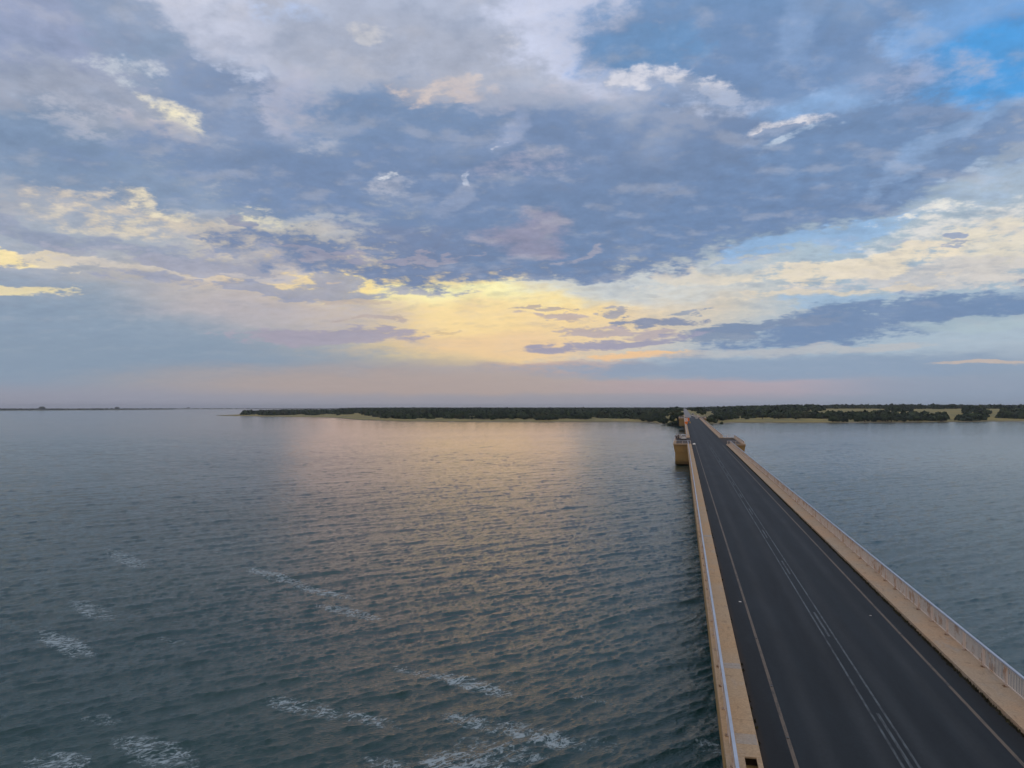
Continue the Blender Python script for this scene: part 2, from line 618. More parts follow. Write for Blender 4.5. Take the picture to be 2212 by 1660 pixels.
# asphalt: blue-black, darker outside the lanes, scuffed
m, t, b = new_mat('asphalt')
p = wpos(t)
px, py, pz = t.sep(p)
CX = 7.17
off = t.math('ABSOLUTE', t.math('SUBTRACT', px, CX))
wob = t.math('MULTIPLY', t.math('SUBTRACT', t.noise(t.vmath('MULTIPLY', p, (0.8, 0.35, 1)), 1.0, 5, 0.6), 0.5), 1.2)
shoulder = t.rng(t.math('ADD', off, wob), 3.45, 4.1, 0, 1)
track = t.math('ABSOLUTE', t.math('SUBTRACT', t.math('PINGPONG', t.math('ADD', off, 0.1), 1.75), 0.85))
c = t.mix(t.rng(track, 0.0, 0.55, 1.0, 0.0), (.013, .019, .025), (.022, .028, .034))
c = t.mix(t.math('MULTIPLY', shoulder, 0.85), c, (.009, .0115, .014))
edge_brown = t.rng(t.math('ADD', off, t.math('MULTIPLY', wob, 0.25)), 4.35, 4.66, 0, 0.8)
c = t.mix(edge_brown, c, (.030, .020, .013))
n1 = t.noise(t.vmath('MULTIPLY', p, (0.9, 0.10, 1)), 1.0, 6, 0.65)
n2 = t.noise(p, 6.0, 6, 0.7)
n3 = t.noise(p, 60.0, 3, 0.7)
k = t.math('MULTIPLY', t.rng(n1, 0.3, 0.7, 0.70, 1.3, smooth=False), t.rng(n2, 0.3, 0.7, 0.88, 1.13, smooth=False))
k = t.math('MULTIPLY', k, t.rng(n3, 0.25, 0.75, 0.75, 1.3, smooth=False))
t.set(b, 'Base Color', t.vmath('SCALE', c, k))
b.inputs['Roughness'].default_value = 0.72
b.inputs['Specular IOR Level'].default_value = 0.22
bp = t.n.new('ShaderNodeBump'); bp.inputs['Strength'].default_value = 0.5; bp.inputs['Distance'].default_value = 0.006
t.l.new(n3, bp.inputs['Height']); t.l.new(bp.outputs[0], b.inputs['Normal'])
M['asphalt'] = m


def paint(name, col, wear, under=(.018, .023, .030)):
    m, t, b = new_mat(name)
    p = wpos(t)
    n = t.noise(t.vmath('MULTIPLY', p, (9, 1.6, 1)), 1.0, 6, 0.75)
    n2 = t.noise(p, 0.25, 3, 0.5)
    f = t.rng(t.math('ADD', n, t.math('MULTIPLY', t.math('SUBTRACT', n2, 0.5), 0.5)), wear - 0.16, wear + 0.16, 1, 0)
    t.set(b, 'Base Color', t.mix(f, under, col))
    b.inputs['Roughness'].default_value = 0.75
    return m


M['yellow_line'] = paint('faded_yellow_paint', (.125, .10, .078), 0.60)
M['white_line'] = paint('faded_white_paint', (.085, .11, .13), 0.54)

# ------------------------------------------------------------------ water
wm, t, b = new_mat('lake_water')
p = wpos(t)
px, py, pz = t.sep(p)
pa, pb = pix_ground(452, 1370), pix_ground(752, 1322)
CREST = math.atan2(pb[1] - pa[1], pb[0] - pa[0])           # direction the crests run in
WIND = CREST + math.pi / 2
rot = t.n.new('ShaderNodeVectorRotate'); rot.rotation_type = 'Z_AXIS'
t.l.new(p, rot.inputs['Vector']); rot.inputs['Angle'].default_value = -CREST
pr = rot.outputs[0]
dist = t.vmath('LENGTH', t.comb(px, py, 0.0), out=1)
rip = t.noise(t.vmath('MULTIPLY', pr, (4.4, 7.0, 1)), 1.0, 5, 0.62, 0.3)
swl = t.noise(t.vmath('MULTIPLY', pr, (0.30, 0.62, 1)), 1.0, 5, 0.6, 0.3)
gust = t.noise(t.vmath('MULTIPLY', pr, (0.004, 0.012, 1)), 1.0, 4, 0.6)
b1 = t.n.new('ShaderNodeBump'); b1.inputs['Distance'].default_value = 0.08
t.set(b1, 'Strength', t.math('MULTIPLY', t.rng(gust, 0.35, 0.65, 0.65, 1.15), t.rng(dist, 60.0, 350.0, 0.95, 0.55)))
t.l.new(rip, b1.inputs['Height'])
b2 = t.n.new('ShaderNodeBump'); b2.inputs['Distance'].default_value = 0.32
t.set(b2, 'Strength', t.rng(dist, 120.0, 400.0, 0.0, 0.5))
t.l.new(swl, b2.inputs['Height']); t.l.new(b1.outputs[0], b2.inputs['Normal'])
t.l.new(b2.outputs[0], b.inputs['Normal'])
deep = t.mix(t.rng(t.noise(p, 0.03, 4, 0.5), 0.35, 0.65, 0, 1), (.005, .043, .050), (.009, .048, .049))
# foam: torn patches left by breaking crests
foam = None
tear = t.noise(t.vmath('MULTIPLY', pr, (1.3, 2.2, 1)), 1.0, 9, 0.72, 1.2)
ridge = t.math('ABSOLUTE', t.math('SUBTRACT', t.noise(t.vmath('MULTIPLY', pr, (0.8, 1.3, 1)), 1.0, 6, 0.6, 1.0), 0.5))
lace = t.rng(ridge, 0.0, 0.055, 1.0, 0.0)
for (xa, ya, xb, yb, wid, s_) in FOAM if 'FOAM' in globals() else [
        (955, 1460, 1085, 1497, 1.0, 1.0), (590, 1512, 720, 1545, 1.1, .8), (740, 1540, 850, 1568, .8, .7), (960, 1545, 1110, 1585, 1.0, .7),
        (1080, 1565, 1240, 1612, 1.2, 1.0), (920, 1640, 1080, 1668, 1.7, 1.1), (1000, 1600, 1160, 1640, 1.2, .75),
        (780, 1640, 900, 1655, .7, .7), (700, 1310, 812, 1336, 1.0, .95), (540, 1228, 650, 1262, 1.2, .9), (640, 1268, 760, 1292, 1.1, .8),
        (95, 1370, 185, 1412, 1.2, .95), (270, 1600, 400, 1650, 1.3, .9), (80, 1640, 170, 1660, 1.3, .9), (850, 1440, 960, 1470, .7, .5),
        (240, 1190, 300, 1225, 1.4, .75), (160, 1300, 230, 1335, 1.3, .75), (1230, 1505, 1330, 1520, .6, .5), (1500, 1600, 1560, 1625, .7, .7),
        (1080, 1470, 1160, 1478, .5, .35), (340, 1375, 400, 1392, .8, .4), (180, 1545, 260, 1565, .8, .45), (1250, 1580, 1400, 1650, 1.4, .35)]:
    A0, B0 = Vector(pix_ground(xa, ya)), Vector(pix_ground(xb, yb))
    mid, dd = (A0 + B0) / 2, (B0 - A0)
    L, ang = dd.length * 0.75, math.atan2(dd.y, dd.x)
    ct, st, W_ = math.cos(ang), math.sin(ang), wid * 1.05
    ph = t.comb(px, py, 1.0)
    u_ = t.vmath('DOT_PRODUCT', ph, (ct / L, st / L, -(mid.x * ct + mid.y * st) / L), out=1)
    v_ = t.vmath('DOT_PRODUCT', ph, (-st / W_, ct / W_, -(-mid.x * st + mid.y * ct) / W_), out=1)
    r2 = t.math('MULTIPLY_ADD', u_, u_, t.math('MULTIPLY', v_, v_))
    f = t.rng(r2, 0.0, 1.3, s_, 0.0)
    foam = f if foam is None else t.math('MAXIMUM', foam, f)
# everywhere a few thin traces
trace = t.math('MULTIPLY', t.rng(t.noise(t.vmath('MULTIPLY', pr, (.035, .11, 1)), 1.0, 4, 0.6), 0.60, 0.78, 0, .55), t.rng(dist, 60, 220, 1, 0))
foam = t.math('MAXIMUM', foam, trace)
fm = t.math('MULTIPLY', t.math('ADD', t.rng(tear, 0.44, 0.66, 0, 1.0), t.math('MULTIPLY', lace, 0.7)), foam, clamp=True)
fm = t.rng(fm, 0.17, 0.95, 0, 0.85)
t.set(b, 'Base Color', t.mix(fm, deep, (.36, .46, .52)))
t.set(b, 'Roughness', t.math('ADD', t.math('MULTIPLY', fm, 0.5), 0.085))
b.inputs['IOR'].default_value = 1.33


def fft_tile(n, L, peak, rms, spread, seed, kmax=1e9, chop=1.0):
    """a periodic patch of wind waves: height and sideways shift"""
    rs = np.random.RandomState(seed)
    k1 = np.fft.fftfreq(n, L / n) * 2 * np.pi
    KX, KY = np.meshgrid(k1, k1, indexing='ij')
    K = np.hypot(KX, KY); K[0, 0] = 1
    kp = 2 * np.pi / peak
    th = np.arctan2(KY, KX) - WIND
    S = np.exp(-1.25 * (kp / K) ** 2) / K ** 3.7 * (np.cos(th) ** 2) ** spread * (np.cos(th) > -2)
    S[K > kmax] = 0; S[0, 0] = 0
    Hh = np.sqrt(S) * (rs.normal(size=K.shape) + 1j * rs.normal(size=K.shape))
    h = np.fft.ifft2(Hh).real
    s = rms / h.std()
    ddx = np.fft.ifft2(Hh * 1j * KX / K).real * s * chop
    ddy = np.fft.ifft2(Hh * 1j * KY / K).real * s * chop
    return h * s, ddx, ddy


def sample(tile, L, x, y):
    n = tile.shape[0]
    u, v = (x / L * n) % n, (y / L * n) % n
    i, j = u.astype(int), v.astype(int)
    fu, fv = u - i, v - j
    i %= n; j %= n
    i2, j2 = (i + 1) % n, (j + 1) % n
    return (tile[i, j] * (1 - fu) * (1 - fv) + tile[i2, j] * fu * (1 - fv) + tile[i, j2] * (1 - fu) * fv + tile[i2, j2] * fu * fv)


def grid_faces(nr, nc, base=0):
    i, j = np.meshgrid(np.arange(nr - 1), np.arange(nc - 1), indexing='ij')
    a = (base + i * nc + j).ravel()
    return np.stack([a, a + 1, a + nc + 1, a + nc], 1)


rr = np.concatenate([14 * np.exp(np.arange(0, 1000) * 0.0040), 14 * np.exp(1000 * 0.004) * np.exp(np.arange(1, 42) * 0.0765)])
A_LO, A_HI = R(-74), R(52)
aa = np.linspace(A_LO, A_HI, 960)
RR, AA = np.meshgrid(rr, aa, indexing='ij')
X0, Y0 = RR * np.sin(AA), RR * np.cos(AA)
fade = np.clip((RR - 14) / 4, 0, 1) * np.clip((700 - RR) / 350, 0, 1) * np.clip((AA - A_LO) / .05, 0, 1) * np.clip((A_HI - AA) / .05, 0, 1)
Zs, DX, DY = np.zeros_like(X0), np.zeros_like(X0), np.zeros_like(X0)
for (n_, L_, pk, rms, spd, seed, chp) in [(512, 131.0, 5.0, 0.034, 16.0, 3, 1.2), (512, 53.0, 1.25, 0.0200, 4.5, 5, 1.45), (512, 23.3, 0.6, 0.0095, 2.0, 11, 1.2)]:
    h_, a_, b_ = fft_tile(n_, L_, pk, rms, spd, seed, chop=chp)
    Zs += sample(h_, L_, X0, Y0); DX += sample(a_, L_, X0, Y0); DY += sample(b_, L_, X0, Y0)
Vw = np.stack([X0 + DX * fade, Y0 + DY * fade, Zs * fade], -1).reshape(-1, 3)
Fw = grid_faces(len(rr), len(aa))
# the rest of the circle, flat
ab = np.linspace(A_HI, A_LO + 2 * math.pi, 60)
rb = np.array([14, 40, 120, 400, 1500, 6000, rr[-1]])
RB, AB = np.meshgrid(rb, ab, indexing='ij')
Vb = np.stack([RB * np.sin(AB), RB * np.cos(AB), 0 * RB], -1).reshape(-1, 3)
Fb = grid_faces(len(rb), len(ab), len(Vw))
# the middle, a square fan of the inner ring
ang = np.linspace(0, 2 * math.pi, 73)[:-1]
Vc = np.stack([np.append(0, 14.3 * np.sin(ang)), np.append(0, 14.3 * np.cos(ang)), np.full(73, -0.03)], -1)
c0 = len(Vw) + len(Vb)
Fc = np.array([[c0, c0 + 1 + i, c0 + 1 + (i + 1) % 72, c0 + 1 + (i + 1) % 72] for i in range(72)])
me = bpy.data.meshes.new('water')
VV = np.concatenate([Vw, Vb, Vc]); FF = np.concatenate([Fw, Fb])
bpy_tri = Fc[:, :3]
me.vertices.add(len(VV)); me.vertices.foreach_set('co', VV.astype(np.float32).ravel())
loops = np.concatenate([FF.ravel(), bpy_tri.ravel()]).astype(np.int32)
me.loops.add(len(loops)); me.loops.foreach_set('vertex_index', loops)
starts = np.concatenate([np.arange(len(FF)) * 4, len(FF) * 4 + np.arange(72) * 3]).astype(np.int32)
me.polygons.add(len(starts)); me.polygons.foreach_set('loop_start', starts)
me.polygons.foreach_set('use_smooth', np.ones(len(starts), dtype=bool))
me.update(calc_edges=True); me.validate()
# faces must look up
me.materials.append(wm)
water = link_mesh('water', me)
if me.polygons[0].normal.z < 0:
    me.flip_normals()
tag(water, 'wind-rippled grey-green lake water with torn patches of foam', None, None, 'structure')

# ------------------------------------------------------------------ the bridge
G0, GRADE = 4.07, 0.00762            # road level above the water below the camera, and its rise per metre
Y_BEG, Y_END = -70.0, 690.0
XL0, XL1 = 1.32, 2.47                # left walkway, outer and inner edge
XR1, XR0 = 11.75, 13.02              # right walkway, inner and outer edge
RXL, RXR = 1.525, 12.86              # railing lines
KH = 0.20
BAYS = [(221.0, 262.0), (566.0, 606.0)]
BL, BR = -2.45, 16.9                 # how far the bays stand out
rz_ = lambda y: G0 + GRADE * y
S = lambda x, y, z: (x, y, rz_(y) + z)

# road surface (setting)
rb_ = MB()
rb_.box(XL1 - .005, XR1 + .005, Y_BEG, Y_END, -0.12, 0.0, S)
for (a, c) in BAYS:
    rb_.box(BL + .75, XL1 - .005, a + .75, c - .75, -0.12, -0.002, S)
    rb_.box(XR1 + .005, BR - .75, a + .75, c - .75, -0.12, -0.002, S)
road = rb_.build('road', M['asphalt'])
tag(road, 'blue-black asphalt carriageway running along the bridge', None, None, 'structure')


def strip(mb, x, wd, y0, y1, seg=20.0):
    y = y0
    while y < y1 - 1e-6:
        e = min(y + seg, y1)
        b = len(mb.v)
        mb.v += [S(x - wd / 2, y, .004), S(x + wd / 2, y, .004), S(x + wd / 2, e, .004), S(x - wd / 2, e, .004)]
        mb.f.append((b, b + 1, b + 2, b + 3))
        y = e


ym = MB()
for x in (3.56, 10.78):
    strip(ym, x, .13, Y_BEG, BAYS[0][0] + 1)
o = ym.build('edge_lines', M['yellow_line']); tag(o, 'faded yellow lines along both edges of the road', None, None, 'structure')
wl = MB()
for x in (CX - .25, CX + .25):
    strip(wl, x, .085, Y_BEG, 214)
for k_ in range(-6, 60):
    y0 = 27.6 + 14.5 * k_ - (0.0)
    if Y_BEG < y0 < 640:
        strip(wl, CX, .11, y0, y0 + 4.6)
o = wl.build('centre_lines', M['white_line']); tag(o, 'worn white double centre line with dashes between', None, None, 'structure')

# the bridge itself
bridge = empty('bridge', (CX, 0, 0))
tag(bridge, 'long straight concrete bridge with sandy walkways crossing the lake', 'bridge')
bridge_off = Vector((-CX, 0, 0))


def bpart(mb, name, mat, parent=None, bevel=0.0):
    o = mb.build(name, mat, parent or bridge, bevel=bevel)
    if (parent or bridge) is bridge:
        o.location = bridge_off
    return o


d = MB()
d.box(XL0 + .12, XR0 - .12, Y_BEG, Y_END, -1.15, -0.125, S)
for x in (2.6, 5.6, 8.7, 11.7):
    d.box(x - .25, x + .25, Y_BEG, Y_END, -2.1, -1.152, S)
bpart(d, 'deck', M['block'])
# piers
for k_ in range(0, 38):
    y = -48 + 19.5 * k_
    if any(a - 6 < y < c + 6 for a, c in BAYS): continue
    if y > 690: break
    pm = MB()
    zt = rz_(y) - 2.1
    pm.box(2.1, 12.2, y - .65, y + .65, -2.5, zt - .8)
    pm.box(1.6, 12.7, y - .8, y + .8, zt - .798, zt - .002)
    bpart(pm, 'pier', M['block'])


def spans(y0, y1):
    out, y = [], y0
    for a, c in BAYS:
        out.append((y, a)); y = c
    out.append((y, y1))
    return out


HOLE = (23.6, 26.95, 1.93, 2.30)
for side in ('l', 'r'):
    w_ = MB()
    for (a, c) in spans(Y_BEG, Y_END):
        if side == 'l':
            if a == Y_BEG:
                h0, h1, hx0, hx1 = HOLE
                w_.box(XL0, XL1, a, h0, -.118, KH, S)
                w_.box(XL0, hx0, h0, h1, KH - .07, KH, S)
                w_.box(hx1, XL1, h0, h1, KH - .07, KH, S)
                w_.box(XL0, XL1, h1, h1 + .2, KH - .07, KH, S)
                h1 += .2
                w_.box(XL0, XL1, h1, c, -.118, KH, S)
            else:
                w_.box(XL0, XL1, a, c, -.118, KH, S)
        else:
            w_.box(XR1, XR0, a, c, -.118, KH, S)
    bpart(w_, 'walkway', M['walk' if side == 'l' else 'walk_r'], bevel=0.02)
for (y0, y1) in ((27.9, 28.75), (35.6, 36.3), (69.5, 70.3)):
    pt = MB()
    pt.box(XL0 + .42, XL1 - .03, y0, y1, KH - .01, KH + .004, S)
    bpart(pt, 'repair_patch', M['patch'])

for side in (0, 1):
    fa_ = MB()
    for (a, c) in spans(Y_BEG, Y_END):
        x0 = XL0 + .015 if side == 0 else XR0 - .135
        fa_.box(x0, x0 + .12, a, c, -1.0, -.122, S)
    bpart(fa_, 'fascia', M['block'])  # darker concrete than the walkway, shade on the side face put into the colour
pf = MB(); h0, h1, hx0, hx1 = HOLE
pf.box(XL0 + .14, XL1 - .13, h0, h1 + .19, -.62, -.5, S)
pf.box(XL0 + .01, XL0 + .138, h0, h1 + .19, -.62, KH - .072, S)
pf.box(XL1 - .128, XL1 - .006, h0, h1 + .19, -.62, KH - .072, S)
pf.box(XL0 + .14, XL1 - .13, h1 + .12, h1 + .19, -.498, KH - .072, S)
bpart(pf, 'pit_floor', M['asphalt'])
ps = MB(); ps.box(XL0 + .001, XL0 + .009, h0, h1 + .2, -.122, KH - .072, S)
bpart(ps, 'pit_side', M['block'])

# lay-bys on both sides: a box cantilevered out of the bridge, in two tiers
for (a, c) in BAYS:
    for side in ('l', 'r'):
        bx = empty('lay_by', (0, 0, 0), parent=bridge); bx.location = bridge_off
        X = (lambda q: q) if side == 'l' else (lambda q: 2 * CX - q)
        F_ = lambda x, y, z: S(X(x), y, z)
        lo = BL if side == 'l' else 2 * CX - BR
        inner = XL0 if side == 'l' else 2 * CX - XR0
        ed = MB()                      # kerb ledge that carries the railing
        ed.box(lo, lo + .74, a, c, -.15, KH, F_)
        ed.box(lo + .742, XL1 + .0, a, a + .74, -.15, KH, F_)
        ed.box(lo + .742, XL1 + .0, c - .74, c, -.15, KH, F_)
        bpart(ed, 'kerb', M['walk' if side == 'l' else 'walk_r'], bx)
        up = MB()
        up.box(lo + .42, inner + .6, a + .30, c - .30, -2.20, -.152, F_, top=(-.36, 0))
        bpart(up, 'upper_tier', M['block'], bx)
        dn = MB()
        dn.box(lo + .50, inner + .6, a + .36, c - .36, -5.45, -2.26, F_)
        dn.box(lo + .75, inner + .6, a + .6, c - .6, -2.262, -2.198, F_)
        bpart(dn, 'lower_tier', M['block'], bx)
for (a, c) in BAYS:
    pb_ = MB()
    pb_.box(1.5, 12.9, a + 2.2, c - 2.2, -2.5, rz_(a) - 2.0)
    bpart(pb_, 'tower', M['block'])

# ------------------------------------------------------------------ railings
PO = 2.4


def post_mesh():
    m_ = MB(); m_.box(-.055, .055, -.05, .05, 0, .86)
    o = m_.build('post', M['post'], None); me_ = o.data
    bpy.data.objects.remove(o)
    m_ = MB(); m_.box(-.13, .13, -.11, .11, 0.0, .02).box(-.10, -.07, -.03, .03, .02, .05).box(.07, .10, -.03, .03, .02, .05)
    o = m_.build('base_plate', M['plate'], None); pl_ = o.data
    bpy.data.objects.remove(o)
    return me_, pl_


POST, PLATE = post_mesh()


def railing(pts, label, group, posts=True, pick=0.15, open_ends=True):
    """pts: (x, y) corners on the walkway, posts every 2.4 m"""
    x0, y0 = pts[0]
    root = empty('railing', S(x0, y0, KH))
    tag(root, label, 'railing', group)
    o0 = Vector(S(x0, y0, KH))
    hr, br, pk, far_p = MB(), MB(), MB(), MB()
    n_p = 0
    for (A_, B_) in zip(pts, pts[1:]):
        a3, b3 = Vector(S(*A_, KH)) - o0, Vector(S(*B_, KH)) - o0
        L = (b3 - a3).length
        dr = (b3 - a3) / L
        nx = Vector((-dr.y, dr.x, 0)).normalized()

        def beam(mb, s0, s1, z0, z1, hw):
            b = len(mb.v)
            for s_ in (s0, s1):
                q = a3 + dr * s_
                for (e, z) in ((-hw, z0), (hw, z0), (hw, z1), (-hw, z1)):
                    mb.v.append(tuple(q + nx * e + Vector((0, 0, z))))
            mb.f += [(b, b + 1, b + 2, b + 3), (b + 7, b + 6, b + 5, b + 4), (b, b + 4, b + 5, b + 1), (b + 1, b + 5, b + 6, b + 2),
                     (b + 2, b + 6, b + 7, b + 3), (b + 3, b + 7, b + 4, b)]
        s = 0.0
        while s < L:
            e = min(s + 9.6, L)
            beam(hr, s + .004, e - .004, .86, .925, .052)
            s = e
        beam(br, 0, L, .085, .125, .02)
        beam(br, 0, L, .80, .83, .018)
        np_ = max(1, round(L / PO))
        st = L / np_
        for i in range(np_ + 1):
            q = a3 + dr * (i * st)
            if i == 0 and A_ is not pts[0]: continue
            if posts and n_p < 96:
                p_ = bpy.data.objects.new('post', POST); COL.objects.link(p_); p_.parent = root; p_.location = q
                p_.rotation_euler = (0, 0, math.atan2(dr.y, dr.x) - math.pi / 2)
                if n_p < 60:
                    b_ = bpy.data.objects.new('base_plate', PLATE); COL.objects.link(b_); b_.parent = p_
                    b_.location = (0.0, 0, 0)
                n_p += 1
            else:
                far_p.box(q.x - .05, q.x + .05, q.y - .05, q.y + .05, q.z, q.z + .86)
        n_k = int(L / pick)
        for i in range(n_k):
            s_ = (i + .5) * L / n_k
            q = a3 + dr * s_
            h_ = .0125
            b = len(pk.v)
            for (ex, ey) in ((-h_, -h_), (h_, -h_), (h_, h_), (-h_, h_)):
                pk.v.append((q.x + ex, q.y + ey, q.z + .125))
            for (ex, ey) in ((-h_, -h_), (h_, -h_), (h_, h_), (-h_, h_)):
                pk.v.append((q.x + ex, q.y + ey, q.z + .80))
            for u in range(4):
                v = (u + 1) % 4
                pk.f.append((b + u, b + v, b + 4 + v, b + 4 + u))
    hr.build('handrail', M['rail'], root)
    br.build('rails', M['picket'], root)
    mesh_obj('pickets', pk.v, pk.f, M['picket'], root)
    if far_p.v:
        far_p.build('far_posts', M['post'], root)
    return root


GR = 'railings along the bridge walkways'
(b1a, b1c), (b2a, b2c) = BAYS
ins = .38
railing([(RXL, 2.0), (RXL, b1a + .1)], 'long left railing with bluish handrail, from the open pit to the first lay-by', GR)
railing([(RXR, 2.0), (RXR, b1a + .1)], 'long rust-streaked right railing, nearest stretch, up to the first right lay-by', GR)
railing([(RXL + .75, b1a + .40), (BL + ins, b1a + .40), (BL + ins, b1c - .40), (RXL + .75, b1c - .40)],
        'railing round the first left lay-by beside the parked white car', GR, pick=.2)
railing([(RXR - .75, b1a + .40), (BR - ins, b1a + .40), (BR - ins, b1c - .40), (RXR - .75, b1c - .40)],
        'pale railing round the first right lay-by, opposite the parked white car', GR, pick=.2)
railing([(RXL, b1c), (RXL, b2a)], 'far railing on the left walkway between the two lay-bys', GR, posts=False, pick=.3)
railing([(RXR, b1c), (RXR, b2a)], 'far railing on the right walkway between the two lay-bys', GR, posts=False, pick=.3)
railing([(RXL + .5, b2a + .4), (BL + ins, b2a + .4), (BL + ins, b2c - .4), (RXL + .5, b2c - .4)], 'small distant railing round the second left lay-by', GR, posts=False, pick=.4)
railing([(RXR - .5, b2a + .4), (BR - ins, b2a + .4), (BR - ins, b2c - .4), (RXR - .5, b2c - .4)], 'small distant railing round the second right lay-by', GR, posts=False, pick=.4)
railing([(RXL, b2c), (RXL, Y_END - 2)], 'farthest railing on the left, ending at the wooded bank', GR, posts=False, pick=.4)
railing([(RXR, b2c), (RXR, Y_END - 2)], 'farthest railing on the right, ending at the wooded bank', GR, posts=False, pick=.4)

# dirt and weeds that have gathered along the kerbs
random.seed(4)
wd = MB()
for side, x0 in ((1, XR1), (-1, XL1)):
    y = 16.0
    while y < 215:
        dens = .85 if side > 0 else .22
        if random.random() < dens:
            r_ = random.uniform(.03, .13) * (1.0 if side > 0 else .6)
            cx = x0 - side * random.uniform(0.0, .09)
            for q in range(random.randint(3, 7)):
                a_ = random.uniform(0, 6.28); rr_ = r_ * random.uniform(.3, 1)
                bx_, by_ = cx + rr_ * math.cos(a_) * .7, y + rr_ * math.sin(a_) * 1.6
                h_ = random.uniform(.02, .14)
                b = len(wd.v)
                t1 = random.uniform(0, 6.28); l_ = random.uniform(.03, .08)
                base = Vector(S(bx_, by_, 0.0)); dv = Vector((math.cos(t1), math.sin(t1), 0)) * l_
                wd.v += [tuple(base - dv), tuple(base + dv), tuple(base + dv * .6 + Vector((random.uniform(-.04, .04), random.uniform(-.04, .04), h_)))]
                wd.f.append((b, b + 1, b + 2))
        y += random.uniform(.04, .16) if side > 0 else random.uniform(.2, .7)
o = mesh_obj('weeds', wd.v, wd.f, plain('dry_weeds', (.035, .034, .016), .9, 0, .5, 2))
tag(o, 'dark dry weeds growing in the gutter along the kerbs', 'weeds', None, 'stuff')

# ------------------------------------------------------------------ the far bank
# measured in the 3200 px frame: (x, y of the waterline in front, y of the waterline behind or None)
K32 = 1 / 1.4467


def azd(px, py, z=0.0):
    x, y = pix_ground(px * K32, py * K32, z)
    return math.atan2(x, y), math.hypot(x, y)


SHORE = [(684, 1300.0), (720, 1300.6), (800, 1302), (870, 1303.6), (930, 1304.6), (1000, 1305.5), (1060, 1307), (1090, 1311), (1130, 1314),
         (1200, 1316), (1260, 1318), (1330, 1318.6), (1430, 1320), (1560, 1320), (1700, 1320.8), (1800, 1320), (1950, 1320.6), (2030, 1321),
         (2055, 1324), (2075, 1326), (2110, 1327.4), (2140, 1329), (2185, 1330), (2205, 1328), (2230, 1326), (2250, 1325), (2290, 1322.4), (2400, 1323),
         (2560, 1323), (2700, 1322), (2850, 1321), (2960, 1320), (3060, 1318.6), (3200, 1318), (3400, 1316), (3700, 1313), (4200, 1310), (5400, 1306)]
BACK = [(684, 1299.2), (740, 1297), (800, 1294), (870, 1291.5), (950, 1289), (1010, 1287.3), (1060, 1286.3)]
sh = [azd(x, y) for x, y in SHORE]
bk = [azd(x, y) for x, y in BACK]
S_A, S_D = np.array([a for a, _ in sh]), np.array([d for _, d in sh])
B_A, B_D = np.array([a for a, _ in bk]), np.array([d for _, d in bk])
azx = lambda px: azd(px, 1320)[0]
rs = np.random.RandomState(7)


def vnoise(x, y, seed=0):
    """value noise for placing things"""
    i, j = np.floor(x).astype(int), np.floor(y).astype(int)
    fx, fy = x - i, y - j
    fx, fy = fx * fx * (3 - 2 * fx), fy * fy * (3 - 2 * fy)

    def hsh(a, b):
        n = (a * 374761393 + b * 668265263 + seed * 974634777) & 0xffffffff
        n = ((n ^ (n >> 13)) * 1274126177) & 0xffffffff
        return ((n ^ (n >> 16)) & 0xffff) / 65535.0
    return (hsh(i, j) * (1 - fx) * (1 - fy) + hsh(i + 1, j) * fx * (1 - fy) + hsh(i, j + 1) * (1 - fx) * fy + hsh(i + 1, j + 1) * fx * fy)


def shore_d(a):
    d = np.interp(a, S_A, S_D)
    return d * (1 + .006 * (vnoise(a * 160, a * 0, 3) - .5) + .004 * (vnoise(a * 700, a * 0, 4) - .5))


# where the road goes on over the land
ROADP = [(7.17, 640, 8.95), (7.17, 690, 9.33), (6.0, 760, 9.75), (5.0, 850, 10.6), (4.6, 1000, 11.6), (4.4, 1180, 12.6), (4.1, 1700, 14.6), (4.0, 1950, 15.1)]
rpx = np.array([p[0] for p in ROADP]); rpy = np.array([p[1] for p in ROADP]); rpz = np.array([p[2] for p in ROADP])


def land_z(x, y):
    a, dd = np.arctan2(x, y), np.hypot(x, y)
    sd_ = shore_d(a)
    e = dd - sd_
    right = np.clip((a - azx(2150)) / (azx(2500) - azx(2150)), 0, 1)
    left = np.clip((azx(1250) - a) / (azx(1250) - azx(1000)), 0, 1)
    zr = np.interp(e, [-40, 0, 25, 80, 200, 330, 520, 900, 1800, 5000, 12000], [-2, 0, .5, 1.6, 4.0, 7.5, 11.4, 13.9, 14.6, 15.2, 15.0])
    zl = np.interp(e, [-40, 0, 25, 80, 300, 700, 1500, 4000, 12000], [-2, 0, .45, 1.0, 3.0, 5.8, 7.6, 10.5, 11.0])
    z = zl * (1 - right) + zr * right
    # the low spit at the left has water behind it as well
    bd = np.interp(a, B_A, B_D, right=1e6)
    eb = bd - dd
    spit = np.clip(np.minimum(e, eb) * .02, -2, 1.1)
    z = np.where(a < azx(1060), spit, z)
    z = z * (1 - left) + np.minimum(z, 4) * left
    z = z + .5 * (vnoise(x * .012, y * .012, 9) - .5) * np.clip(e / 60, 0, 1)
    # embankment that carries the road
    cx, cz = np.interp(y, rpy, rpx), np.interp(y, rpy, rpz)
    g = np.clip((np.interp(y, [680, 760, 900, 2000], [14.5, 18, 30, 34]) - np.abs(x - cx)) / np.interp(y, [680, 760, 900], [8, 9, 14]), 0, 1)
    g = g * g * (3 - 2 * g) * np.clip((y - 684) / 8, 0, 1)
    return z * (1 - g) + (cz - .25) * g


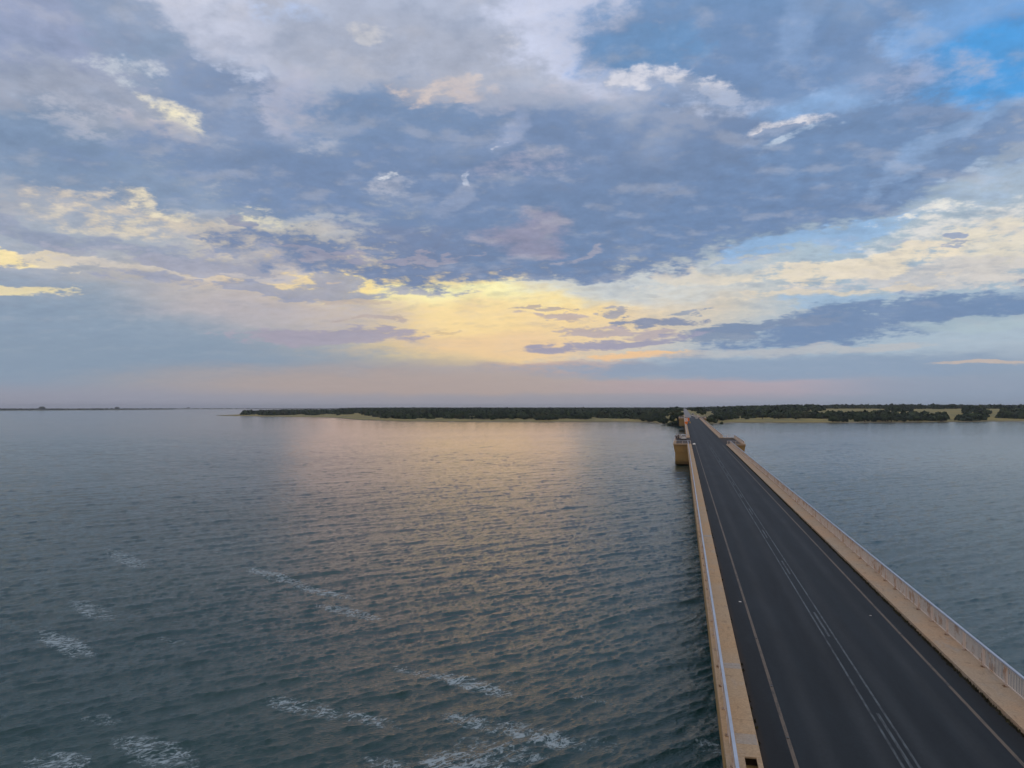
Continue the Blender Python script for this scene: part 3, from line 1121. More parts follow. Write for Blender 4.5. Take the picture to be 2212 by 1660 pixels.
a_cols = np.linspace(azx(676), azx(5300), 620)
rows = np.concatenate([np.linspace(-.05, 0, 4), np.cumsum(np.concatenate([[.004], .004 * 1.045 ** np.arange(0, 118)]))])
rows = rows[rows < 14]
RW, AC = np.meshgrid(rows, a_cols, indexing='ij')
SDm = shore_d(AC)
RM = SDm * (1 + RW)
XM, YM = RM * np.sin(AC), RM * np.cos(AC)
ZM = land_z(XM, YM)
keep = len(rows)
lm, t, b = new_mat('bank_ground')
p = wpos(t)
px, py, pz = t.sep(p)
n1 = t.noise(p, .012, 5, .6)
n2 = t.noise(p, .05, 6, .65)
n3 = t.noise(p, .4, 4, .7)
c = t.mix(t.rng(n1, .42, .58, 0, 1), (.29, .235, .065), (.20, .185, .075))
c = t.mix(t.rng(n2, .5, .64, 0, .8), c, (.12, .12, .045))
c = t.mix(t.rng(n2, .40, .30, 0, .6), c, (.24, .19, .12))
wet = t.rng(t.math('ADD', pz, t.math('MULTIPLY', t.math('SUBTRACT', n2, .5), 1.2)), .15, .9, 1, 0)
c = t.mix(t.math('MULTIPLY', wet, .9), c, (.11, .09, .045))
sand = t.math('MULTIPLY', t.rng(n2, .52, .60, 0, 1), t.rng(pz, .5, .2, 0, 1))
c = t.mix(sand, c, (.27, .24, .21))
t.set(b, 'Base Color', t.vmath('SCALE', c, t.rng(n3, .3, .7, .8, 1.2, smooth=False)))
b.inputs['Roughness'].default_value = 1.0
V = np.stack([XM, YM, ZM], -1).reshape(-1, 3)
me = np_mesh('far_bank', V, grid_faces(len(rows), len(a_cols)), lm, True)
if me.polygons[0].normal.z < 0: me.flip_normals()
far_bank = link_mesh('land', me)
tag(far_bank, 'low grassy bank with a sandy edge across the lake', None, None, 'structure')

# the very distant strip of land at the left edge and beyond the spit
fa = np.linspace(azd(-900, 1285)[0], azx(2000), 300)
fx = fa / R(1)
FD = np.interp(fa, [azx(-900), azx(0), azx(300), azx(535), azx(545), azx(880), azx(900), azx(1100), azx(2000)],
               [4300, 5400, 6100, 7600, 9800, 9800, 9000, 7200, 6000])
prof = [(-.004, -.4), (0, .3), (.01, 1.5), (.05, 3.0), (.25, 3.2), (.28, .4)]
V = []
for (fr, zz_) in prof:
    dd = FD * (1 + fr) * (1 + .004 * (vnoise(fa * 300, fa * 0, 21) - .5))
    V.append(np.stack([dd * np.sin(fa), dd * np.cos(fa), np.full_like(dd, zz_)], -1))
me = np_mesh('distant_shore', np.array(V).reshape(-1, 3), grid_faces(len(prof), len(fa)), lm, True)
if me.polygons[0].normal.z < 0: me.flip_normals()
o = link_mesh('distant_land', me); tag(o, 'thin strip of distant land on the horizon at the left', None, None, 'structure')

# sand bars in front of the spit
sb = []
for (xa, ya, xb, yb, wd_) in [(915, 1309.2, 1080, 1308.6, 9), (1035, 1314.3, 1150, 1313.4, 7), (1000, 1306.4, 1110, 1306.6, 8)]:
    A0, B0 = np.array(pix_ground(xa * K32, ya * K32)), np.array(pix_ground(xb * K32, yb * K32))
    n_ = 26; ax = (B0 - A0); L_ = np.hypot(*ax); ax = ax / L_; ay = np.array([-ax[1], ax[0]])
    Vs, Fs = [], []
    for i in range(n_):
        f = i / (n_ - 1)
        w2 = wd_ * math.sin(math.pi * min(1, f * .6 + .0)) ** .6 * (1 + .4 * float(vnoise(np.array([f * 9]), np.array([0.]), int(xa))[0]))
        c_ = A0 + ax * L_ * f
        for (q, z_) in ((-1, -.15), (-.6, .12), (.6, .12), (1, -.15)):
            Vs.append((*(c_ + ay * q * w2), z_))
    me = np_mesh('sand_bar', np.array(Vs), grid_faces(n_, 4), lm, True)
    if me.polygons[0].normal.z < 0: me.flip_normals()
    o = link_mesh('sand_bar', me); tag(o, 'narrow grassy sand bar reaching into the lake from the bank', None, None, 'structure')

# the gravel road that goes on from the end of the bridge
gm, t, b = new_mat('gravel_road')
p = wpos(t)
n = t.noise(p, .6, 6, .7)
t.set(b, 'Base Color', t.mix(n, (.17, .18, .205), (.25, .245, .25)))
b.inputs['Roughness'].default_value = .95
ys = np.concatenate([np.arange(596, 1000, 6), np.arange(1000, 1950, 15)])
V = []
for y in ys:
    cx, cz = np.interp(y, [596, 690, 760, 850, 1950], [4.6, 5.0, 5.0, 4.6, 4.1]), (rz_(y) if y < 690 else np.interp(y, rpy, rpz))
    wv_ = np.interp(y, [596, 700, 1000, 1300, 1900], [2.0, 2.6, 3.0, 3.2, 2.4])
    for q in (-1, -.33, .33, 1):
        V.append((cx + q * wv_, y, cz + .06 - abs(q) * .03))
me = np_mesh('gravel_road', np.array(V), grid_faces(len(ys), 4), gm, True)
if me.polygons[0].normal.z < 0: me.flip_normals()
o = link_mesh('gravel_road', me); tag(o, 'pale gravel road climbing away through the trees beyond the bridge', None, None, 'structure')

# ------------------------------------------------------------------ trees
fm_, t, b = new_mat('acacia_leaves')
p = wpos(t)
n1 = t.noise(p, .14, 4, .7)
n2 = t.noise(p, .02, 3, .6)
c = t.mix(t.rng(n1, .38, .64, 0, 1), (.012, .027, .018), (.050, .074, .030))
c = t.mix(t.rng(n2, .5, .7, 0, .5), c, (.060, .052, .022))
c = t.mix(t.rng(n2, .45, .3, 0, .5), c, (.022, .034, .034))
t.set(b, 'Base Color', c)
b.inputs['Roughness'].default_value = .85
b.inputs['Specular IOR Level'].default_value = .15
M['leaf'] = fm_
M['bark'] = plain('bark', (.07, .05, .035), .9)


def tree_mesh(seed, wide, tall, leaves=620):
    """round-topped bushy acacia: short forked trunk, crown of leaf sprays over a few lobes. Unit: metres"""
    r = random.Random(seed)
    V, F, mi = [], [], []
    nl = r.randint(4, 7)
    lobes = []
    for i in range(nl):
        a = 6.283 * i / nl + r.uniform(-.4, .4)
        q = r.uniform(.15, .55) * wide * .5
        lobes.append((q * math.cos(a), q * math.sin(a), tall * r.uniform(.42, .66), wide * .5 * r.uniform(.42, .62), tall * r.uniform(.28, .40)))
    lobes.append((r.uniform(-.5, .5), r.uniform(-.5, .5), tall * .66, wide * .27, tall * .33))
    for i in range(leaves):
        lx, ly, lz, lr, lh = r.choice(lobes)
        while True:
            u = Vector((r.gauss(0, 1), r.gauss(0, 1), r.gauss(0, 1))).normalized()
            if u.z > -.75: break
        k = r.uniform(.78, 1.08)
        c = Vector((lx + u.x * lr * k, ly + u.y * lr * k, max(.25, lz + u.z * lh * k)))
        n = (u + Vector((r.uniform(-.7, .7), r.uniform(-.7, .7), r.uniform(-.3, .9)))).normalized()
        a1 = n.orthogonal().normalized(); a2 = n.cross(a1)
        t_ = r.uniform(0, 6.28); s = r.uniform(.28, .62)
        e1 = (a1 * math.cos(t_) + a2 * math.sin(t_)) * s; e2 = n.cross(e1) * r.uniform(.5, .9)
        b_ = len(V)
        V.extend([c - e1 - e2, c + e1 - e2 * .7, c + e1 * .8 + e2, c - e1 * .9 + e2 * .8]); F.append((b_, b_ + 1, b_ + 2, b_ + 3)); mi.append(0)
    # denser heart of each lobe
    for (lx, ly, lz, lr, lh) in lobes:
        b_ = len(V); nu, nv = 7, 5
        for v in range(nv):
            ph = math.pi * (v + .5) / nv
            for u in range(nu):
                th = 6.283 * u / nu; k = r.uniform(.72, .9)
                V.append(Vector((lx + lr * k * math.sin(ph) * math.cos(th), ly + lr * k * math.sin(ph) * math.sin(th), max(.2, lz + lh * k * math.cos(ph)))))
        for v in range(nv - 1):
            for u in range(nu):
                w2 = (u + 1) % nu
                F.append((b_ + v * nu + u, b_ + v * nu + w2, b_ + (v + 1) * nu + w2, b_ + (v + 1) * nu + u)); mi.append(0)
        F.append(tuple(b_ + u for u in range(nu))); mi.append(0)
    # trunk and limbs
    for i in range(4):
        lx, ly, lz, lr, lh = lobes[i % len(lobes)]
        tb = MB(); tb.bar((0.1 * i - .15, 0, -.6), (lx * .55, ly * .55, lz), .26, 5, .09)
        b_ = len(V); V.extend([Vector(q) for q in tb.v]); F.extend([tuple(b_ + k for k in f) for f in tb.f]); mi.extend([1] * len(tb.f))
    me = bpy.data.meshes.new('acacia_tree')
    me.from_pydata([tuple(v) for v in V], [], F); me.update()
    me.materials.append(M['leaf']); me.materials.append(M['bark'])
    me.polygons.foreach_set('material_index', mi)
    return me


TREES = [tree_mesh(i, w_, h_) for i, (w_, h_) in enumerate([(9, 6.2), (11, 6.6), (7.5, 5.4), (12.5, 6.8), (6, 4.6), (10, 5.4), (8, 6.8), (5, 3.6)])]


def put_tree(x, y, k, sc, rot, label, group):
    o = bpy.data.objects.new('acacia_tree', TREES[k])
    COL.objects.link(o)
    o.location = (x, y, float(land_z(np.array([x]), np.array([y]))[0]) - .15)
    o.scale = (sc, sc, sc * rs.uniform(.85, 1.15)); o.rotation_euler = (0, 0, rot)
    tag(o, label, 'tree', group)
    return o


def to_px(x, y, z):
    """where a point stands in the 3200 px frame (for deciding how dense the wood is there)"""
    a = np.arctan2(x, y) + YAW
    dd = np.hypot(x, y)
    return 1600 + 2435 * np.tan(a) * 1.0, 1275 + 2435 * (H_CAM - z) / (dd * np.cos(a))


def density(px, py):
    """how wooded the ground is there"""
    d = np.where(px < 2150, .58, .70) * np.ones_like(px)
    beach = np.interp(px, [700, 850, 980, 1040, 1130, 1180, 1300, 1700, 1950, 2060, 2220, 2300, 2700, 3200],
                      [1297.5, 1298, 1297, 1294, 1295, 1306, 1310, 1314, 1309, 1325, 1322, 1311, 1311, 1307])
    beach = beach - 5 * (vnoise(px * .035, px * 0, 61) - .35) * (px < 2060) - 4 * (vnoise(px * .02, px * 0, 62) - .4) * (px > 2300)
    d = np.where(py > beach, 0, d)
    d = np.where(px < 755, 0, d)
    d = np.where((px > 2195) & (px < 2235) & (py > 1287) & (py < 1306), .0, d)
    d = np.where((px > 2330) & (px < 2560) & (py < 1294) & (py > 1279), .45, d)
    d = np.where((px > 2540) & (py < 1302) & (py > 1278.5), .22, d)
    d = np.where((px > 2580) & (px < 2780) & (py < 1300) & (py > 1278.5), .08, d)
    d = np.where((px > 2880) & (px < 2960) & (py < 1302) & (py > 1278.5), .10, d)
    d = np.where((px > 2600) & (py > 1302), .42, d)
    d = np.where((px > 3080) & (px < 3130) & (py > 1278), .05, d)
    d = np.where((px > 2950) & (px < 2995) & (py > 1295), .1, d)
    return d


cand = []
N = 26000
ca = rs.uniform(azx(700), azx(4300), N)
cr = shore_d(ca) * (1 + rs.uniform(0, 1, N) ** 2.2 * 5.5)
cx_, cy_ = cr * np.sin(ca), cr * np.cos(ca)
cz_ = land_z(cx_, cy_)
ppx, ppy = to_px(cx_, cy_, cz_)
dn_ = density(ppx, ppy)
cl = vnoise(cx_ * .018, cy_ * .018, 33) * .65 + vnoise(cx_ * .05, cy_ * .05, 34) * .35
ok = (cz_ > .35) & (rs.uniform(0, 1, N) < .98) & (cl > 1.02 - dn_ ** .75 * (1 - .22 * (dn_ > .6)))
rdx = np.abs(cx_ - .6 - np.interp(cy_, rpy, rpx))
ok &= ~((rdx < np.where(cy_ < 900, 9.5, 7)) & (cy_ > 600) & (cy_ < 1750))
ok &= ~((ca < azx(1060)) & (cr > np.interp(ca, B_A, B_D) - 25))
idx = np.where(ok)[0]
idx = idx[np.argsort(cr[idx])]
chosen, used = [], []
GR_T = 'bushy trees on the far bank'
n_ind = 0
stuffed = []
grid_hash = {}
for i in idx:
    x, y, dd = float(cx_[i]), float(cy_[i]), float(cr[i])
    g = 5.2 + (dd - 700) * .0042
    key = (int(x // g), int(y // g), int(g))
    if key in grid_hash: continue
    grid_hash[key] = 1
    vis = 540 < ppx[i] < 3330
    if n_ind < 272 and vis:
        k = int(rs.randint(0, 8)); sc = float(rs.uniform(.6, 1.2))
        if ppx[i] < 2300: sc = max(.3, min(sc, (17.0 - float(cz_[i])) / 6.2))
        if abs(x - 5) < 30 and y > 800: sc = min(sc, .42)
        if ppx[i] < 2120:
            if ppx[i] < 1010: lab = 'dark bushy tree on the low spit, left end of the far bank'
            else: lab = 'dark rounded tree of the dense wood on the bank, left of the bridge'
        elif ppx[i] < 2600: lab = 'dark rounded tree in the thicket on the bank just right of the bridge'
        else: lab = 'dark spreading tree by yellow grass on the bank at far right'
        sub = {'dark bu': 'trees on the spit', 'dark ro': GR_T + (', left' if ppx[i] < 2120 else ', right'), 'dark sp': 'trees by the yellow grass'}[lab[:7]]
        put_tree(x, y, k, sc, float(rs.uniform(0, 6.28)), lab, sub)
        n_ind += 1
    else:
        stuffed.append((x, y, float(cz_[i]), dd))
print('trees', n_ind, 'wood', len(stuffed))

# trees by the bridge head, each one distinct
for (px_, py_, z_, k, sc, lab) in [
        (2078, 1326.0, .3, 4, 1.25, 'dark round bush at the water line, left of two by the bridge end'),
        (2103, 1326.6, .3, 2, 1.15, 'dark round bush touching the left side of the bridge end'),
        (2219, 1321.5, 1.0, 0, 1.0, 'broad olive bush right beside the right end of the bridge'),
        (2236, 1323.0, .4, 7, .95, 'narrow olive bush on the slope right of the broad bush'),
        (2255, 1325.0, .2, 7, .75, 'small lone dark bush at the water edge right of the bridge'),
        (2200, 1306.0, 5.0, 7, .8, 'low yellowish bush on the slope above the bridge end')]:
    x, y = pix_ground(px_ * K32, py_ * K32, z_)
    put_tree(x, y, k, sc, 1.0 + k, lab, None)

for (x, y, k, sc, lab) in [(-1.5, 697, 2, .9, 'dark bush against the left flank of the bridge end, beside the end wall'),
                           (-5.5, 694, 4, 1.1, 'dark bush low on the left flank of the bridge end'),
                           (-4.0, 712, 6, .9, 'dark bush just behind the two on the left flank of the bridge end'),
                           (-9.5, 706, 0, .8, 'wide dark bush at the foot of the left flank of the bridge end')]:
    put_tree(x, y, k, sc, k * 1.3, lab, None)

# the wood behind: far too many to count
def clump_block(items, base_w, base_h, nf, seed, name, label):
    r = np.random.RandomState(seed)
    Vs, Fs = [], []
    protos = []
    for _ in range(10):
        u = r.normal(size=(nf, 3)); u /= np.linalg.norm(u, axis=1)[:, None]; u[:, 2] = np.abs(u[:, 2]) * 1.0 - .15
        k = r.uniform(.7, 1.05, (nf, 1))
        c = u * k
        q = []
        s = 1.15 / math.sqrt(nf) * 1.8
        for j in range(nf):
            n = u[j] + r.uniform(-.5, .5, 3); n /= np.linalg.norm(n)
            e1 = np.cross(n, [.3, .2, .9]); e1 /= np.linalg.norm(e1); e2 = np.cross(n, e1)
            t_ = r.uniform(0, 6.28); a1 = (e1 * math.cos(t_) + e2 * math.sin(t_)) * s; a2 = np.cross(n, a1) * .8
            q += [c[j] - a1 - a2, c[j] + a1 - a2, c[j] + a1 + a2, c[j] - a1 + a2]
        protos.append(np.array(q))
    for m_, (x, y, z, dd) in enumerate(items):
        s = 1 + (dd - 900) * .00045
        wv_ = base_w * s * r.uniform(.7, 1.25); hv = base_h * min(s, 1.35) * r.uniform(.75, 1.2)
        if x < 60: hv = max(1.2, min(hv, (r.choice([15.9, 16.4, 16.9, 17.6], p=[.3, .35, .25, .1]) - z) / 1.15)); wv_ *= .9
        P_ = protos[m_ % 10] * np.array([wv_, wv_, hv]) + np.array([x, y, z + hv * .15])
        Vs.append(P_)
    V = np.concatenate(Vs)
    F = np.arange(len(V)).reshape(-1, 4)
    me = np_mesh(name, V, F, M['leaf'])
    o = link_mesh(name, me)
    tag(o, label, 'woodland', None, 'stuff')
    return o


clump_block(stuffed, 5.6, 6.0, 34, 3, 'woodland', 'dark continuous woodland covering the far bank behind the nearer trees')
# distant tree line on the thin strip of land
items = []
for i in range(1500):
    a = rs.uniform(fa[0], azx(1900)); dd = float(np.interp(a, fa, FD)) * (1 + rs.uniform(.01, .06))
    if azx(545) < a < azx(880) and rs.uniform() < .55: continue
    items.append((dd * math.sin(a), dd * math.cos(a), 2.6, 900))
clump_block(items, 22, 6.5, 16, 5, 'distant_treeline', 'hazy blue tree line on the thin strip of land at the left')
# a few larger crowns that stand out of it
items = [(azd(x, 1281)[0], s_) for x, s_ in ((133, 1.5), (50, .7), (200, .6), (230, .6), (258, .6), (335, .8), (350, .8), (367, 1.4), (590, 1.4), (670, .7), (760, .6))]
n_big_ = 0
for a, s_ in items:
    dd = float(np.interp(a, fa, FD)) * 1.02
    o = bpy.data.objects.new('distant_tree', TREES[0]); COL.objects.link(o)
    o.location = (dd * math.sin(a), dd * math.cos(a), 2.5); o.scale = (3.0 * s_, 3.0 * s_, 2.4 * s_)
    lab = 'small hazy tree standing a little above the distant tree line'
    if s_ > 1.3:
        lab = ['wide hazy crown standing out of the distant tree line near its left end', 'wide hazy crown at the right end of the distant dark tree line',
               'lone hazy crown on the faintest far part of the horizon land'][n_big_]
        n_big_ += 1
    tag(o, lab, 'tree', 'crowns above the distant tree line')

# ------------------------------------------------------------------ things on the bridge
def on_road(x, y, z=0.0):
    return (x, y, rz_(y) + z)


M['car_white'] = plain('white_car_paint', (.62, .64, .66), .3, 0, .03)
M['glass'] = plain('dark_glass', (.02, .018, .016), .08, 0, .05)
M['tyre'] = plain('tyre_rubber', (.02, .02, .02), .85)
M['rim'] = plain('wheel_rim', (.4, .4, .42), .35, .8)
M['lamp_red'] = plain('lamp_red', (.35, .02, .015), .25)
M['black'] = plain('black_plastic', (.02, .02, .022), .6)
M['steel'] = plain('galvanised_post', (.30, .31, .32), .5, .5)


def car(name, loc, rz, label, cat, group=None, W=1.66, L=3.9, Ht=1.5, van=False):
    root = empty(name, loc, rz)
    tag(root, label, cat, group)
    h = W / 2
    lo, hi = .32, (.98 if not van else 1.05)
    mb = MB()
    if van:
        prof = [(-L/2, .35), (-L/2, Ht - .06), (-L/2 + .12, Ht), (L/2 - 1.35, Ht), (L/2 - .75, hi + .05), (L/2 - .08, hi - .12), (L/2, .6), (L/2 - .03, .35)]
    else:
        prof = [(-L/2 + .04, .33), (-L/2, .62), (-L/2 + .06, .97), (-L/2 + .34, Ht - .07), (-L/2 + .62, Ht), (.35, Ht - .03), (L/2 - 1.12, 1.0), (L/2 - .2, .86), (L/2, .62), (L/2 - .04, .33)]
    # body with tumblehome: narrower above the waist
    b = 0; n = len(prof)
    for sx in (-1, 1):
        for (y, z) in prof:
            k = 1.0 if z < 1.0 else 1.0 - .13 * (z - 1.0) / max(.1, Ht - 1.0)
            mb.v.append((sx * h * k, y, z))
    mb.f.append(tuple(range(n))); mb.f.append(tuple(n + i for i in reversed(range(n))))
    for i in range(n):
        j = (i + 1) % n
        mb.f.append((i, n + i, n + j, j))
    mb.build('body', M['car_white'], root, bevel=.05)
    g = MB()
    yr = -L / 2 + (.10 if not van else -.01)
    if van:
        g.box(-h * .8, h * .8, -L/2 - .012, -L/2 + .01, 1.15, Ht - .25)
    else:
        s = .135
        b_ = len(g.v)
        for (z, yy, kk) in ((1.03, -L/2 + .075, .84), (Ht - .12, -L/2 + .30, .76)):
            g.v += [(-h * kk, yy - .03, z), (h * kk, yy - .03, z), (h * kk, yy + .03, z), (-h * kk, yy + .03, z)]
        g.f += [(0, 1, 5, 4), (1, 2, 6, 5), (2, 3, 7, 6), (3, 0, 4, 7), (0, 3, 2, 1), (4, 5, 6, 7)]
    g.build('rear_window', M['glass'], root)
    for sx in (-1, 1):
        g = MB()
        x0 = sx * (h * .985 - .06)
        g.box(min(x0, x0 + sx * .055), max(x0, x0 + sx * .055), -L/2 + .55, L/2 - 1.35, 1.05, Ht - .16)
        g.build('side_window', M['glass'], root)
        g = MB()
        g.box(sx * h * .80 - .09, sx * h * .80 + .09, -L/2 - .02, -L/2 + .06, .74, .96)
        g.build('tail_light', M['lamp_red'], root)
    g = MB(); g.box(-.26, .26, -L/2 - .03, -L/2 + .02, .60, .72); g.build('number_plate', plain('plate', (.6, .6, .5), .5), root)
    g = MB(); g.box(-h * .96, h * .96, -L/2 - .03, -L/2 + .1, .30, .50); g.build('bumper', M['car_white'], root)
    for sx in (-1, 1):
        for y in (-L/2 + .72, L/2 - .78):
            tw = MB(); tw.bar((sx * (h - .20), y, .31), (sx * (h + .01), y, .31), .31, 18)
            wh = tw.build('wheel', M['tyre'], root)
            rm = MB(); rm.bar((sx * (h - .0), y, .31), (sx * (h + .022), y, .31), .19, 14); rm.build('rim', M['rim'], wh)
    for sx in (-1, 1):
        g = MB(); g.box(sx * (h + .08) - .09, sx * (h + .08) + .09, L/2 - 1.45, L/2 - 1.38, .98, 1.12); g.build('mirror', M['black'], root)
    return root


def wheelbase_fix(): pass


car('parked_car', on_road(.35, 250.5), R(3), 'small white hatchback parked in the first left lay-by, seen from behind', 'car')
car('parked_van', on_road(8.6, 664), R(-2), 'white delivery van standing on the far end of the bridge', 'van', W=1.95, L=5.0, Ht=2.25, van=True)

M['skin'] = plain('skin', (.22, .12, .075), .6, 0, .05)
M['cloth_dark'] = plain('dark_clothes', (.018, .016, .020), .9)
M['cloth_white'] = plain('white_shirt', (.45, .45, .46), .85)
M['cloth_blue'] = plain('blue_trousers', (.03, .04, .07), .9)
M['hair'] = plain('black_hair', (.010, .009, .008), .7)


def person(loc, rz, label, top, bottom, pose, ht=1.72):
    """one continuous skinned body; the clothing and hair are children that follow it"""
    root = empty('person', loc, rz)
    tag(root, label, 'person')
    s = ht / 1.72
    lean = pose.get('lean', 0.0)
    J = {'pelvis': (0, 0, .93), 'waist': (0, -.01 + lean * .25, 1.08), 'chest': (0, lean * .6, 1.30), 'neck': (0, lean * .85, 1.46), 'head': (0, lean + .02, 1.58), 'crown': (0, lean + .01, 1.68)}
    for sx, q in ((-1, 'L'), (1, 'R')):
        st = pose.get('step', .06) * sx
        J['hip' + q] = (.09 * sx, 0, .90); J['knee' + q] = (.10 * sx, st * .6 + .02, .50); J['ankle' + q] = (.11 * sx, st, .09); J['toe' + q] = (.12 * sx, st + .17, .035)
        J['sh' + q] = (.18 * sx, lean * .75, 1.40)
        arm = pose.get('arm' + q, [(.24, .0, 1.13), (.25, .08, .90), (.25, .11, .82)])
        for nm, (ax, ay, az_) in zip(('el', 'wr', 'hd'), arm):
            J[nm + q] = (ax * sx, ay + lean * .5, az_)
    rad = {'pelvis': .135, 'waist': .12, 'chest': .145, 'neck': .055, 'head': .095, 'crown': .07, 'hip': .095, 'knee': .06, 'ankle': .042, 'toe': .03, 'sh': .065, 'el': .042, 'wr': .030, 'hd': .034}

    def skin(name, chain_edges, mat, grow, parent, root_v):
        names = []
        for a, c in chain_edges:
            for q in (a, c):
                if q not in names: names.append(q)
        me = bpy.data.meshes.new(name)
        me.from_pydata([tuple(Vector(J[q]) * s) for q in names], [(names.index(a), names.index(c)) for a, c in chain_edges], [])
        o = bpy.data.objects.new(name, me); COL.objects.link(o); o.parent = parent
        me.materials.append(mat)
        sk = o.modifiers.new('skin', 'SKIN')
        lay = me.skin_vertices[0].data if me.skin_vertices else None
        if lay is None:
            bm = bmesh.new(); bm.from_mesh(me); bm.verts.layers.skin.verify(); bm.to_mesh(me); bm.free()
            lay = me.skin_vertices[0].data
        for i, q in enumerate(names):
            base = q[:-1] if q[-1] in 'LR' and q[:-1] in rad else q
            r_ = (rad[base] + grow) * s
            lay[i].radius = (r_, r_ * (.75 if base in ('chest', 'waist', 'pelvis') else 1.0))
            lay[i].use_root = (q == root_v)
        sb_ = o.modifiers.new('sub', 'SUBSURF'); sb_.levels = sb_.render_levels = 1
        return o
    E = [('pelvis', 'waist'), ('waist', 'chest'), ('chest', 'neck'), ('neck', 'head'), ('head', 'crown')]
    for q in 'LR':
        E += [('pelvis', 'hip' + q), ('hip' + q, 'knee' + q), ('knee' + q, 'ankle' + q), ('ankle' + q, 'toe' + q), ('chest', 'sh' + q), ('sh' + q, 'el' + q), ('el' + q, 'wr' + q), ('wr' + q, 'hd' + q)]
    body = skin('body', E, M['skin'], 0, root, 'pelvis')
    skin('shirt', [('pelvis', 'waist'), ('waist', 'chest'), ('chest', 'shL'), ('shL', 'elL'), ('chest', 'shR'), ('shR', 'elR')], top, .012, root, 'pelvis')
    skin('trousers', [('pelvis', 'hipL'), ('hipL', 'kneeL'), ('kneeL', 'ankleL'), ('pelvis', 'hipR'), ('hipR', 'kneeR'), ('kneeR', 'ankleR')], bottom, .016, root, 'pelvis')
    J['hr1'] = (J['crown'][0], J['crown'][1] - .025, 1.63); J['hr2'] = (J['crown'][0], J['crown'][1] - .01, 1.695); rad['hr1'] = .088; rad['hr2'] = .075
    skin('hair', [('hr1', 'hr2')], M['hair'], 0, root, 'hr1')
    # five fingers and a thumb side on each hand
    hd = MB()
    for q, sx in (('L', -1), ('R', 1)):
        c0 = Vector(J['hd' + q]) * s
        dirv = (Vector(J['hd' + q]) - Vector(J['wr' + q])).normalized()
        side = Vector((0, 1, 0)) if abs(dirv.y) < .7 else Vector((1, 0, 0))
        for i in range(4):
            o_ = c0 + side * (i - 1.5) * .018
            mid_ = o_ + dirv * (.055 - .004 * abs(i - 1.5)); tip = mid_ + (dirv * .6 + Vector((-sx * .6, 0, 0))).normalized() * .03
            hd.bar(o_, mid_, .009, 5, .008); hd.bar(mid_, tip, .008, 5, .006)
        hd.bar(c0 - dirv * .02 + side * .03, c0 + dirv * .03 + side * .055, .010, 5, .007)
    hd.build('fingers', M['skin'], root)
    # nose, ears
    fc = MB(); hp = Vector(J['head']) * s
    fc.bar(hp + Vector((0, .085, -.01)), hp + Vector((0, .115, -.025)), .014, 5, .010)
    for sx in (-1, 1): fc.bar(hp + Vector((sx * .088, 0, -.02)), hp + Vector((sx * .098, -.005, .02)), .016, 5, .012)
    fc.build('face', M['skin'], root)
    return root


person(on_road(-1.15, 248.0), R(150), 'person in dark clothes standing left of the parked white car', M['cloth_dark'], M['cloth_dark'], {'armR': [(.26, .03, 1.18), (.16, .2, 1.1), (.1, .26, 1.12)]}, 1.78)
person(on_road(-1.62, 250.6, 0), R(60), 'person in a white shirt standing near the railing of the lay-by', M['cloth_white'], M['cloth_dark'], {'lean': .05}, 1.7)
person(on_road(-1.95 + .15, 245.2, 0), R(80), 'person in dark clothes leaning over the lay-by railing', M['cloth_dark'], M['cloth_blue'], {'lean': .22, 'armL': [(.22, .22, 1.16), (.18, .40, 1.08), (.16, .46, 1.06)], 'armR': [(.22, .22, 1.16), (.18, .40, 1.08), (.16, .46, 1.06)]}, 1.7)

# road works signs on the left walkway
M['orange'] = plain('sign_orange', (.85, .20, .012), .5, 0, .05)
M['sign_white'] = plain('sign_white', (.75, .70, .68), .5, 0, .04)
M['sign_red'] = plain('sign_red', (.55, .03, .03), .5)
M['sign_yellow'] = plain('sign_yellow', (.62, .36, .03), .5)


def ring(mb, c, r0, r1, y, n=24):
    b = len(mb.v)
    for i in range(n):
        a = 6.2832 * i / n
        for r_ in (r0, r1):
            mb.v.append((c[0] + r_ * math.cos(a), y, c[1] + r_ * math.sin(a)))
    for i in range(n):
        j = (i + 1) % n
        mb.f.append((b + 2 * i, b + 2 * i + 1, b + 2 * j + 1, b + 2 * j))


sg = empty('road_sign', on_road(2.02, 395, KH))
tag(sg, 'white square sign with a red ring above a shield-shaped orange board, left walkway', 'sign')
mb = MB(); mb.bar((0, .05, 0), (0, .05, 3.3), .045, 8); mb.bar((0, .05, .5), (0, 1.0, 0), .025, 6); mb.build('post', M['steel'], sg)
mb = MB(); mb.box(-.68, .68, -.01, .02, 1.95, 3.42); mb.build('board', M['sign_white'], sg, bevel=.01)
mb = MB(); ring(mb, (0, 2.68), .33, .47, -.016); mb.build('red_ring', M['sign_red'], sg)
mb = MB()
pts = [(-.72, 1.85), (.72, 1.85), (.74, 1.1), (.42, .55), (0, .38), (-.42, .55), (-.74, 1.1)]
n = len(pts); mb.v = [(x, -.01, z) for x, z in pts] + [(x, .02, z) for x, z in pts]
mb.f = [tuple(range(n)), tuple(n + i for i in reversed(range(n)))] + [(i, n + i, n + (i + 1) % n, (i + 1) % n) for i in range(n)]
mb.build('orange_board', M['orange'], sg)
sg = empty('road_sign', on_road(3.05, 440, 0))
tag(sg, 'square orange board with dark marks standing on the road edge behind the white sign', 'sign')
mb = MB(); mb.bar((-.5, .05, 0), (-.5, .05, 1.7), .04, 8); mb.bar((.5, .05, 0), (.5, .05, 1.7), .04, 8); mb.build('post', M['steel'], sg)
mb = MB(); mb.box(-.85, .85, -.01, .02, 1.2, 2.95); mb.build('board', M['orange'], sg)
mb = MB(); mb.box(-.45, -.1, -.016, -.012, 2.2, 2.65); mb.box(.1, .42, -.016, -.012, 1.6, 2.3); mb.build('dark_marks', M['sign_red'], sg)
